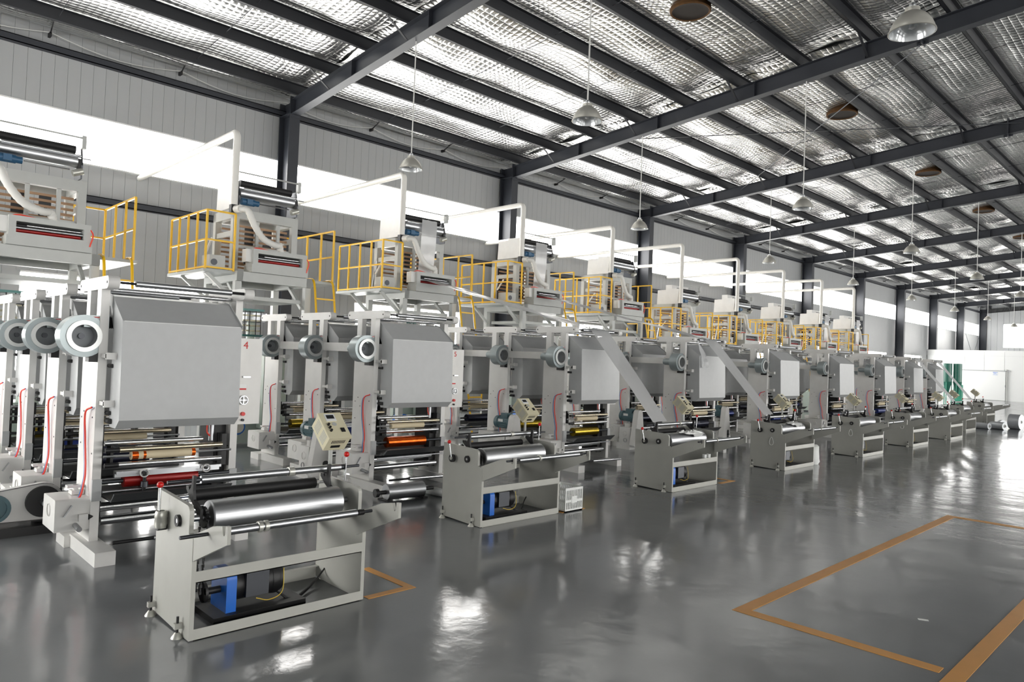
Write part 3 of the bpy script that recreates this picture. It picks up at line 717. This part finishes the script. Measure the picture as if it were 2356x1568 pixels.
for r in range(9):
    nunit = 4 if r == 0 else 3
    for k in range(nunit):
        if k == 0:
            key = (INK[r], {0: '4', 1: '5'}.get(r))
            if key not in protoF: o = protoF[key] = make_unit(True, key[0], key[1])
            else: o = copy_tree(protoF[key])
        else:
            key = (['ink_gold', 'ink_dark', 'ink_blue'][(r + k) % 3], k == nunit - 1)
            if key not in protoB: o = protoB[key] = make_unit(False, key[0], None, key[1])
            else: o = copy_tree(protoB[key])
        o.location = (UXF[r] - UP * k, 1.517 + SP * r, 0)
        extra = ', red number 4 on cabinet' if (r, k) == (0, 0) else (', red number 5 on cabinet' if (r, k) == (1, 0) else '')
        tag(o, 'grey hooded printing unit in the %s press line, %s%s' % (LINE[r], POS[k], extra), 'printing unit', 'printing units of the press lines')

# drive of each press line: motor, gearbox and belt guard beside the second unit
def make_drive():
    o = empty('press_drive', (0, 0, 0))
    B(-.42, -.12, -.12, .1, 0, .10).build('plinth', 'white_paint', o, False)
    g = B(-.36, -.12, -.12, .08, .10, .40).build('gearbox', 'white_paint', o, False)
    MB().lathe([(.045, -.128), (.05, -.12), (.001, -.128)], (-.24, 0, .28), 'y', 18).build('cover_disc', 'white_paint', g); MB().lathe([(.03, -.16), (.038, -.16), (.038, -.15), (.03, -.15)], (-.2, 0, .17), 'y', 16, True).build('handwheel', 'steel', g)
    C((-.24, -.01, .40), (-.24, -.01, .47), .07, 16).build('neck', 'white_paint', o)
    mo = MB().cyl((-.36, -.01, .60), (-.09, -.01, .60), .085, 24).build('motor', 'teal', o)
    fin = MB()
    for k in range(16):
        a = R_(k * 22.5); fin.bar((-.33, -.01 + .088 * math.cos(a), .60 + .088 * math.sin(a)), (-.13, -.01 + .088 * math.cos(a), .60 + .088 * math.sin(a)), .008, .016)
    fin.build('cooling_fins', 'teal', mo, False)
    MB().lathe([(.001, -.42), (.07, -.42), (.095, -.40), (.097, -.34), (.085, -.335)], (0, -.01, .60), 'x', 24).build('fan_cover', 'teal', mo)
    B(-.28, -.14, -.06, .05, .67, .74).build('terminal_box', 'teal', mo, False); B(-.3, -.2, -.1, -.095, .61, .65).build('name_plate', 'plastic_white', mo, False)
    gp = []
    for a in range(0, 181, 20): gp.append((-.01 + .07 * math.cos(R_(a)), .66 + .07 * math.sin(R_(a))))
    gp += [(-.17, .09), (-.15, .06), (.13, .05), (.15, .08)]
    MB().prism(gp, 'x', -.09, .02).build('belt_guard', 'white_paint', o)
    MB().prism(rounded(-.005, .075, .06, .24, .035, (0, 0, 1, 1)), 'x', .018, .0225).build('guard_slot', 'black', o, False)
    C((.02, .03, .14), (.05, .03, .14), .02, 10).build('drive_shaft', 'dark_steel', o)
    return o
dv = make_drive()
for r in range(1, 9):
    o = dv if r == 1 else copy_tree(dv)
    o.location = (UXF[r] - .59, 1.517 + SP * r - .16, 0)
    tag(o, 'teal motor with white belt guard driving the %s press line' % LINE[r], 'drive motor', 'drives of the press lines')
# the nearest line has a long belt drive
o = empty('press_drive', (-6.92, 1.40, 0)); tag(o, 'long belt guard with black pulley and teal motor at the nearest press line', 'drive motor', 'drives of the press lines')
P0, R0, P1, R1 = (.0, .255), .15, (-.34, .235), .125
gp = [(P1[0] + R1 * math.cos(R_(a)), P1[1] + R1 * math.sin(R_(a))) for a in range(100, 271, 10)] + [(P0[0] + R0 * math.cos(R_(a)), P0[1] + R0 * math.sin(R_(a))) for a in range(-90, 101, 10)]
MB().prism(gp, 'x', -.09, -.03).build('belt_guard', 'white_paint', o)
bt = MB(); n = len(gp)
bt.add([(x, p * .97 + q0 * .03, q) for x in (-.028, .012) for (p, q), q0 in ((g, 0) for g in gp)], [(i, (i + 1) % n, n + (i + 1) % n, n + i) for i in range(n)]).build('belt', 'black', o)
C((-.03, P0[0], P0[1]), (.015, P0[0], P0[1]), .125, 32).build('pulley', 'black', o); C((.015, P0[0], P0[1]), (.10, P0[0], P0[1]), .028, 14).build('pulley_hub', 'steel', o)
C((-.35, P1[0], P1[1]), (.03, P1[0], P1[1]), .105, 28).build('motor', 'teal', o); MB().lathe([(.085, .03), (.112, .03), (.112, .055), (.085, .055)], (0, P1[0], P1[1]), 'x', 28, True).build('motor_rim', 'teal', o)
B(-.35, .06, -.5, .14, 0, .07).build('bed', 'black', o, False); B(-.3, -.05, -.40, -.28, .07, .15).build('motor_foot', 'teal', o, False); B(-.3, -.1, -.06, .06, .07, .20).build('bearing_block', 'black', o, False)

# loops of wire hung on some winders, tape rolls and scraps
for k in (3, 4, 5):
    wx, wy = WPOS[k]
    pts = [(-.22 + .028 * math.sin(t) * (1.1 - .45 * math.cos(t)), -.012, .44 + .062 * math.cos(t)) for t in [2 * math.pi * i / 24 for i in range(25)]]
    o = MB().tube(pts, .004, 6, False).build('wire_loop', 'plastic_white'); o.location = (wx, wy, 0); tag(o, 'white loop of cord hanging on the side of the %s winder' % LINE[k], 'cord loop', 'cord loops on winders')
for k, (dy, nm) in enumerate(((.80, 'left'), (.90, 'right'))):
    o = MB().lathe([(.028, 0), (.028, .045), (.016, .045), (.016, 0)], (0, 0, 0), 'z', 18, True).build('tape_roll', 'plastic_white'); o.location = (WPOS[2][0] - .03, WPOS[2][1] + dy, .372); tag(o, 'small white tape roll on the rail of the third winder, %s one' % nm, 'tape roll', 'tape rolls on the third winder')
o = B(-.03, .03, -.012, .012, .0, .003).build('paper_scrap', 'plastic_white', None, False); o.location = (-1.42, 5.2, .0005); o.rotation_euler = (0, 0, R_(25)); tag(o, 'tiny white paper scrap on the aisle floor', 'scrap')

# ------------------------------------------------------------------ film blowing towers
def railing(o, segs, posts, zb, h=.89):
    rl = None
    for (a, b) in segs:
        for z in (zb + h, zb + h * .5, zb + .03):
            q = MB().bar((a[0], a[1], z), (b[0], b[1], z), .026).build('rail', 'yellow', rl or o, False)
            if rl is None: q.name = 'railing'; rl = q; KIDS.setdefault(q.name, [])
    for x, y in posts:
        B(x - .014, x + .014, y - .014, y + .014, zb, zb + h).build('rail_post', 'yellow', rl, False)
    return rl
def make_tower(zb, big, film):
    o = empty('film_tower', (0, 0, 0)); W = 1.1; dz = zb - 2.77
    # lower legs and base frame
    for x in (.1, -1.05):
        for y in (.0, W + .08): B(x - .05, x + .05, y - .05, y + .05, 0, zb - .15).build('leg', 'tower_grey', o, False)
    for y in (-.05, W + .02): MB().box(-1.1, .2, y, y + .1, zb - .15, zb).build('base_beam', 'tower_grey', o, False)
    for x in (.1, -1.1): MB().box(x, x + .1, -.05, W + .12, zb - .15, zb).build('base_beam', 'tower_grey', o, False)
    B(-1.0, .1, .05, W + .02, zb - .04, zb - .01).build('deck', 'platform_grey', o, False)
    for y in (.05, W): 
        MB().bar((.1, y, zb - .5), (-.35, y, zb - .14), .05).build('knee_brace', 'tower_grey', o, False)
    MB().box(-1.0, .05, .1, W, zb - .42, zb - .36).build('cross_beam', 'tower_grey', o, False)
    # upper frame
    zt = 3.79 + dz
    for x in (-.2, -.9):
        for y in (.0, W - .1): B(x - .05, x + .05, y, y + .1, zb, zt).build('post', 'tower_grey', o, False)
    B(-.25, -.15, .0, W, zt - .15, zt).build('top_beam', 'tower_grey', o, False); B(-.95, -.85, .0, W, zt - .15, zt).build('top_beam', 'tower_grey', o, False)
    for y in (.0, W - .1): B(-.85, -.25, y, y + .1, zt - .15, zt).build('top_beam', 'tower_grey', o, False); B(-.85, -.25, y + .02, y + .06, zb + .60, zb + .68).build('side_brace', 'tower_grey', o, False)
    for y in (.40, .76): B(-.24, -.2, y, y + .05, zb + .1, zt - .1).build('guide_bar', 'tower_grey', o, False)
    B(-.22, -.2, .05, W - .05, zb + .42, zb + .46).build('guide_bar', 'tower_grey', o, False)
    # wooden collapsing slats
    sl = B(-.01, .01, .08, W - .12, -.017, .017).mesh('slat', 'wood', False)
    for k in range(10 if big else 9):
        z = zb + .16 + k * .077
        for x in (-.30, -.78):
            q = bpy.data.objects.new('slat', sl); COL.objects.link(q); q.parent = o; q.location = (x, 0, z); KIDS.setdefault(o.name, []).append(q)
    for y in (.27, .58):
        for k in range(8):
            z = zb + .199 + k * .077; B(-.34, -.31, y, y + .14, z - .022, z + .022).build('slat_block', 'black', o, False)
    # nip rollers on top
    for y in (.0, .98): MB().prism([(-.35, zt), (.0, zt), (.02, zt + .18), (-.05, zt + .42), (-.2, zt + .42), (-.33, zt + .2)], 'y', y, y + .02).build('nip_plate', 'dark_steel' if not big else 'tower_grey', o, False)
    C((-.12, .06, zt + .40), (-.12, .93, zt + .40), .055, 22).build('rubber_roll', 'rubber', o)
    C((.0, .08, zt + .30), (.0, .98, zt + .30), .017, 12).build('guide_roller', 'chrome', o)
    C((-.06, .03, zt + .23), (-.06, .94, zt + .23), .085, 26).build('nip_drum', 'drum_steel', o)
    C((.03, -.02, zt + .545), (.03, 1.01, zt + .545), .012, 10).build('top_bar', 'tower_grey', o)
    B(-.02, .06, .97, 1.02, zt + .40, zt + .575).build('bar_bracket', 'tower_grey', o, False)
    C((.03, .99, zt + .27), (.03, 1.09, zt + .27), .008, 8).build('crank', 'steel', o)
    mo = C((.04, .03, zt + .09), (.04, .24, zt + .09), .055, 18).build('motor', 'motor_blue', o); C((.04, .24, zt + .09), (.04, .31, zt + .09), .045, 18).build('motor_end', 'motor_blue', mo); B(.08, .11, .1, .19, zt + .05, zt + .13).build('terminal_box', 'motor_blue', mo, False)
    C((.0, .33, zt + .10), (.0, .85, zt + .10), .012, 8).build('drive_rod', 'chrome', o); C((.02, .88, zt + .05), (.02, 1.0, zt + .1), .045, 12).build('gear_knob', 'cast', o); B(-.1, .02, .94, .98, zt + .08, zt + .26).build('bearing_block', 'black', o, False)
    # winding head box in front with a roller slot
    bx = MB(); x0, x1, y0, y1 = -.02, .26, .17, 1.08
    bx.box(x0, x1, y0, y1, zb, zb + .16).box(x0, x1, y0, y1, zb + .30, zb + .37).box(x0, x1, y0, y0 + .08, zb + .16, zb + .30).box(x0, x1, y1 - .08, y1, zb + .16, zb + .30).box(x0, x0 + .02, y0, y1, zb + .16, zb + .30)
    hb = bx.build('treater_box', 'tower_grey', o, False)
    B(x0 - .0, x1 + .012, y0 - .02, y1 + .02, zb + .0, zb + .12).build('apron', 'tower_grey', hb, False)
    C((.17, y0 + .08, zb + .265), (.17, y1 - .08, zb + .265), .016, 12).build('guide_roller', 'chrome', hb); C((.20, y0 + .08, zb + .225), (.20, y1 - .08, zb + .225), .018, 12).build('guide_roller', 'steel', hb)
    C((.16, y0 + .08, zb + .195), (.16, y1 - .1, zb + .195), .03, 14).build('treater_roll', 'ink_red', hb); C((.2, y0 + .06, zb + .255), (.2, y0 + .2, zb + .255), .022, 10).build('roller_end', 'black', hb)
    B(.05, .2, .08, .17, zb + .16, zb + .36).build('switch_box', 'white_paint', hb, False)
    MB().tube(bez([(.1, .2, zb + .37), (.12, .3, zb + .40), (.1, .6, zb + .375), (.12, .9, zb + .37), (.2, 1.02, zb + .36), (.28, 1.1, zb + .25), (.27, 1.07, zb + .08)], 8), .009, 6).build('red_hose', 'hose_red', o)
    # white duct: riser pipe, elbow, long run through the wall
    px, py = .11, -.11
    el = [(px - .09 + .09 * math.cos(R_(a)), py, 4.83 + .09 * math.sin(R_(a))) for a in range(0, 91, 15)]
    MB().tube([(px, py, zt + .0), (px, py, zt + .3)] + el + [(-2.0, py, 4.92), (-4.62, py, 4.92)], .054, 16).build('duct_pipe', 'pvc', o)
    MB().box(px - .06, px + .03, py - .05, py + .05, zt - .12, zt).build('duct_damper', 'black', o, False)
    C((px + .03, py + .02, zt - .07), (px + .14, py + .05, zt - .07), .06, 14).build('duct_flange', 'pvc', o)
    hp = bez([(px + .12, py + .05, zt - .07), (px + .2, py + .14, zt - .10), (px + .2, py + .25, zt - .30), (px + .16, py + .42, zt - .48), (px + .12, .52, zt - .55), (px + .08, .62, zb + .47), (px + .06, .66, zb + .37)], 10)
    MB().tube(hp, .05, 12, True, [.05 + .003 * math.cos(k * 2.2) for k in range(len(hp))]).build('flexible_hose', 'hose_white', o)
    # white guard plate over the side
    h0 = .0
    MB().prism([(-.72, zt + h0), (.02, zt + h0), (.02, zt + .40), (-.2, zt + .40), (-.70, zt + .40)], 'y', -.05, -.02).build('guard_plate', 'white_paint', o, False)
    MB().prism([(-.16, zt + .08), (-.02, zt + .06), (.01, zt + .42), (-.38, zt + .44)], 'y', -.07, -.055).build('cover_flap', 'white_paint', o, False)
    if big: B(-.5, -.3, .05, .9, zt + .40, zt + .55).build('motor_cover', 'white_paint', o, False)
    # near service platform with railing
    B(-1.45, .1, -.52, -.05, zb - .05, zb - .005).build('platform', 'platform_grey', o, False)
    MB().bar((-.0, -.45, zb - .05), (-.0, -.02, zb - .42), .05).build('platform_brace', 'tower_grey', o, False); MB().bar((-1.0, -.45, zb - .05), (-1.0, -.02, zb - .42), .05).build('platform_brace', 'tower_grey', o, False)
    railing(o, [((.1, -.07), (.1, -.5)), ((.1, -.5), (-1.4, -.5))], [(.1, -.07), (.1, -.5), (-.28, -.5), (-.66, -.5), (-1.04, -.5), (-1.4, -.5)], zb - .01)
    B(-.25, .05, -.42, -.18, zb, zb + .22).build('fan_box', 'tower_grey', o, False); C((.05, -.35, zb + .11), (.056, -.35, zb + .11), .05, 14).build('fan_grille', 'dark_steel', o)
    MB().bar((-.5, -.3, zb + .05), (-.42, -.3, zb + .55), .03).build('jack_post', 'steel', o, False); MB().bar((-.42, -.3, zb + .3), (-.25, -.28, zb + .52), .025).build('jack_arm', 'white_paint', o, False)
    # far service platform, railing and ladder
    B(-1.45, .08, W + .12, W + .62, zb - .05, zb - .005).build('platform', 'platform_grey', o, False)
    railing(o, [((.08, W + .56), (-1.4, W + .56)), ((-1.4, W + .56), (-1.4, W + .12))], [(.08, W + .56), (-.35, W + .56), (-.85, W + .56), (-1.4, W + .56), (-1.4, W + .12)], zb - .01)
    ld = None
    for y in (W + .17, W + .52):
        lp_ = bez([(-.05, y, zb + .02), (.12, y, zb + .0), (.2, y, zb - .12), (.30, y, zb - .6), (.75, y, 0.02)], 6)
        q = MB().tube(lp_, .02, 6).build('ladder_rail', 'yellow', ld or o)
        if ld is None: q.name = 'ladder'; ld = q
    for k in range(7):
        t = .12 + k * .33
        z = zb - .2 - t; x = .22 + (zb - .12 - z) * .195
        MB().bar((x, W + .17, z), (x, W + .52, z), .026).build('rung', 'yellow', ld, False)
    # die and extruder below the deck
    MB().lathe([(.2, zb - .75), (.24, zb - .72), (.24, zb - .60), (.14, zb - .55), (.001, zb - .55)], (-.55, W / 2, 0), 'z', 20).build('die_head', 'steel', o)
    B(-.9, -.3, .15, .9, .05, .75).build('extruder_body', 'cabinet_green', o, False); C((-.55, W / 2, .75), (-.55, W / 2, zb - .7), .07, 14).build('die_riser', 'cabinet_green', o)
    B(-.2, .0, .55, .95, .3, 1.5).build('cabinet', 'cabinet_green', o, False); B(-.002, .006, .58, .66, 1.2, 1.28).build('gauge', 'meter', o, False); B(-.002, .006, .70, .80, 1.2, 1.28).build('gauge', 'black', o, False); B(-.002, .006, .58, .66, 1.0, 1.06).build('gauge', 'black', o, False)
    C((-.1, .12, .35), (.1, .12, .35), .12, 16).build('gear_pump', 'blue', o); C((.1, .12, .35), (.12, .12, .35), .09, 16).build('pump_flange', 'cast', o)
    # cooling cage under the deck
    cg = MB().box(-.05, .2, .08, .42, 2.17, 2.2).box(-.05, .2, .08, .42, 1.77, 1.8).build('cooling_cage', 'rack_teal', o, False)
    for y in (.12, .2, .30, .38): C((.17, y, 1.8), (.17, y, 2.17), .008, 6).build('cage_rod', 'black', cg)
    for z in (1.86, 1.94, 2.02, 2.10): B(.12, .15, .1, .40, z - .012, z + .012).build('cage_slat', 'cream', cg, False)
    return o
tA = make_tower(2.77, False, 0); tB = make_tower(2.27, True, 0)
TX = -11.0
for k in range(10):
    o = tA if k == 0 else (tB if k == 5 else copy_tree(tA if k < 5 else tB))
    o.location = (TX, 1.517 + SP * k - .045, 0)
    tag(o, 'grey film blowing tower with yellow railings and white duct pipe, %s along the wall' % ORD[k], 'film tower', 'film blowing towers')

# ------------------------------------------------------------------ plastic film webs
def web(label, pts, wid, n=10, fold=.012, seed=0):
    P = []
    for a_, b_ in zip(pts[:-1], pts[1:]):
        a_ = Vector(a_); b_ = Vector(b_); P += [a_.lerp(b_, i / n) for i in range(n)]
    P.append(Vector(pts[-1])); vs = []; m = 8
    for i, p in enumerate(P):
        ww = wid[0] + (wid[1] - wid[0]) * i / (len(P) - 1)
        for j in range(m + 1):
            t = j / m - .5
            vs.append((p.x + fold * noise.noise(Vector((t * 5, i * .22, seed))), p.y + t * ww, p.z + fold * noise.noise(Vector((t * 6 + 9, i * .25, seed)))))
    mb = MB(); mb.add(vs, [(i * (m + 1) + j, i * (m + 1) + j + 1, (i + 1) * (m + 1) + j + 1, (i + 1) * (m + 1) + j) for i in range(len(P) - 1) for j in range(m)])
    o = mb.build('film_web', 'plastic_film'); tag(o, label, 'plastic film', 'webs of plastic film'); return o
for k, nm in ((2, 'third'), (3, 'fourth')):
    y0 = 1.517 + SP * k
    web('white film web hanging from the nip rollers of the %s tower' % nm, [(TX + .06, y0 + .52, 4.17), (TX + .07, y0 + .50, 3.7), (TX + .05, y0 + .47, 3.16)], (.36, .36), seed=k)
    web('white film web stretched from the %s tower down to its press' % nm, [(TX + .2, y0 + .5, 3.0), (-9.6, y0 + .5, 2.72), (UXF[k] + .2, y0 + .52, 2.09), (UXF[k] + .36, y0 + .52, 2.066)], (.40, .44), fold=.03, seed=k + 3)
    web('white film web slanting from the %s press down to its winder' % nm, [(UXF[k] + .385, y0 + .55, 2.055), (WPOS[k][0] - .42, y0 + .16 , .83)], (.42, .32), seed=k + 6)
for k, nm in ((7, 'eighth'), (8, 'farthest')):
    y0 = 1.517 + SP * k
    web('white film web slanting from the %s press down to its winder' % nm, [(UXF[k] + .385, y0 + .5, 2.055), (WPOS[k][0] - .42, y0 + .35, .83)], (.42, .34), seed=k + 6)
for k in (8, 9):
    y0 = 1.517 + SP * k
    web('white film web hanging from the nip rollers of the %s tower' % ORD[k], [(TX + .06, y0 + .52, 3.67), (TX + .07, y0 + .50, 3.3), (TX + .05, y0 + .47, 2.66)], (.36, .36), seed=k)
# loose film scrap hanging from the fourth press
web('torn scrap of clear film hanging on the hood of the fourth press', [(UXF[3] + .37, 1.517 + SP * 3 + .14, 2.03), (UXF[3] + .47, 1.517 + SP * 3 + .2, 1.75), (UXF[3] + .49, 1.517 + SP * 3 + .24, 1.55)], (.05, .26), fold=.02, seed=31)

# ------------------------------------------------------------------ small things
# rag on the third winder, rag on the fourth
for k, (wd, nm) in enumerate(((2, 'third'), (3, 'fourth'))):
    wx, wy = WPOS[wd]; vs = []; n = 10
    for i in range(n + 1):
        for j in range(n + 1):
            a = R_(115 - 95 * i / n + 14 * noise.noise(Vector((j * .5, k, 1)))); t = j / n
            yy = .45 + .42 * t + .08 * math.sin(i * .9) * (1 if k == 0 else .5)
            rr = .099 + .04 * abs(noise.noise(Vector((i * .5, j * .5, k + 2)))) + .02 * (i / n) ** 2
            vs.append((wx - .21 + rr * math.cos(a), wy + yy, .612 + rr * math.sin(a)))
    mb = MB(); mb.add(vs, [(i * (n + 1) + j, i * (n + 1) + j + 1, (i + 1) * (n + 1) + j + 1, (i + 1) * (n + 1) + j) for i in range(n) for j in range(n) if (i + abs(j - 5)) < n + 2])
    tag(mb.build('white_rag', 'plastic_white'), 'crumpled white rag lying on the drum of the %s winder' % nm, 'rag', 'rags on winder drums')
# white slotted crate beside the second winder
cx, cy = WPOS[1][0] - .30, WPOS[1][1] + 1.17
o = empty('slotted_crate', (cx, cy, 0)); tag(o, 'white slotted plastic crate on the floor beside the second winder', 'crate')
B(0, .32, 0, .28, 0, .012).build('bottom', 'plastic_white', o, False)
for y in (0, .27):
    for z0, z1 in ((0, .03), (.10, .125), (.225, .25)): B(0, .32, y, y + .01, z0, z1).build('band', 'plastic_white', o, False)
    for j in range(13): B(.0 + j * .0258, .01 + j * .0258, y + .001, y + .009, .03, .225).build('slat', 'plastic_white', o, False)
for x in (0, .31):
    for z0, z1 in ((0, .03), (.10, .125), (.225, .25)): B(x, x + .01, 0.01, .27, z0, z1).build('band', 'plastic_white', o, False)
    for j in range(11): B(x + .001, x + .009, .01 + j * .0255, .02 + j * .0255, .03, .225).build('slat', 'plastic_white', o, False)
B(.309, .323, .10, .18, .09, .16).build('label_panel', 'plastic_white', o, False)
# white sack beside the fourth winder
sx, sy = WPOS[3][0] - .12, WPOS[3][1] + 1.29
mb = MB().lathe([(.001, 0), (.10, .0), (.13, .04), (.12, .12), (.10, .22), (.11, .30), (.07, .33), (.001, .31)], (0, 0, 0), 'z', 18)
mb.v = [(x * (1 + .25 * noise.noise(Vector((x * 9, y * 9, z * 9)))), y * (1 + .25 * noise.noise(Vector((x * 9 + 5, y * 9, z * 9)))), z) for x, y, z in mb.v]
o = mb.build('white_sack', 'plastic_white'); o.location = (sx, sy, 0); tag(o, 'crumpled white sack standing beside the fourth winder', 'sack')
# steel cylinder lying on the floor before the second press, and a paper core
o = empty('print_cylinder', (-6.42, 4.45, 0)); tag(o, 'dark steel print cylinder lying on the floor before the second press', 'cylinder')
C((0, 0, .095), (.04, .46, .095), .085, 30).build('barrel', 'drum_steel', o); C((-.012, -.13, .095), (.055, .60, .095), .022, 12).build('axle', 'black', o); C((-.012, -.13, .095), (-.008, -.09, .095), .045, 14).build('end_disc', 'black', o)
B(-.1, .08, -.03, .03, 0, .02).build('rest_block', 'black', o, False); B(-.06, .12, .42, .48, 0, .02).build('rest_block', 'black', o, False)
o = MB().lathe([(.045, 0), (.045, .5), (.036, .5), (.036, 0)], (0, 0, 0), 'x', 20, True).build('paper_core', 'plastic_white'); o.location = (-6.62, 5.06, .045); o.rotation_euler = (0, 0, R_(8)); tag(o, 'white paper core tube lying on the floor by the second press', 'tube')
# film rolls at the end of the aisle
def roll_thing(loc, r, l, rz, label):
    o = empty('film_roll', loc); o.rotation_euler = (0, 0, R_(rz)); tag(o, label, 'film roll', 'film rolls on the floor')
    MB().lathe([(r, -l / 2), (r, l / 2), (.05, l / 2), (.05, -l / 2)], (0, 0, r), 'y', 32, True).build('film', 'plastic_film_roll', o)
    MB().lathe([(.05, -l / 2 - .01), (.05, l / 2 + .01), (.038, l / 2 + .01), (.038, -l / 2 - .01)], (0, 0, r), 'y', 18, True).build('core', 'plastic_white', o)
mat('plastic_film_roll', (196, 200, 204), .25, .25, var=.06, vscale=30)
roll_thing((-5.45, 25.4, 0), .095, .4, -110, 'small silver film roll nearest the winders')
roll_thing((-5.12, 25.7, 0), .115, .42, -115, 'second small silver film roll, right of the first')
roll_thing((-5.1, 26.1, 0), .135, .1, -130, 'narrow film roll standing behind the small rolls')
roll_thing((-4.82, 26.5, 0), .23, .3, -100, 'largest silver film roll at the end of the row')
# green mixing silos by the far partition
for k, (x, y) in enumerate(((-10.62, 42.0), (-10.22, 42.2))):
    o = empty('mixing_silo', (x, y, 0)); tag(o, 'green steel mixing silo with cone bottom, %s of the pair' % ('left' if k == 0 else 'right'), 'silo', 'green silos')
    C((0, 0, 1.22), (0, 0, 2.18), .2, 28).build('drum', 'green_steel', o); C((0, 0, .62), (0, 0, 1.22), .05, 28, .2).build('cone', 'green_steel', o)
    MB().lathe([(.2, 1.2), (.21, 1.22), (.2, 1.24)], (0, 0, 0), 'z', 28).build('band', 'green_steel', o)
    for a in (30, 150, 270): C((.19 * math.cos(R_(a)), .19 * math.sin(R_(a)), 0), (.19 * math.cos(R_(a)), .19 * math.sin(R_(a)), 1.25), .02, 8).build('leg', 'green_bright', o)
o = empty('green_cabinet', (-10.36, 43.3, 0)); tag(o, 'green machine cabinet standing right of the silos', 'cabinet')
B(-.25, .1, -.2, .2, 0, 1.08).build('body', 'green_bright', o, False); B(-.2, .06, -.212, -.2, .5, 1.0).build('door', 'green_bright', o, False)
# protective plastic sheets under the presses
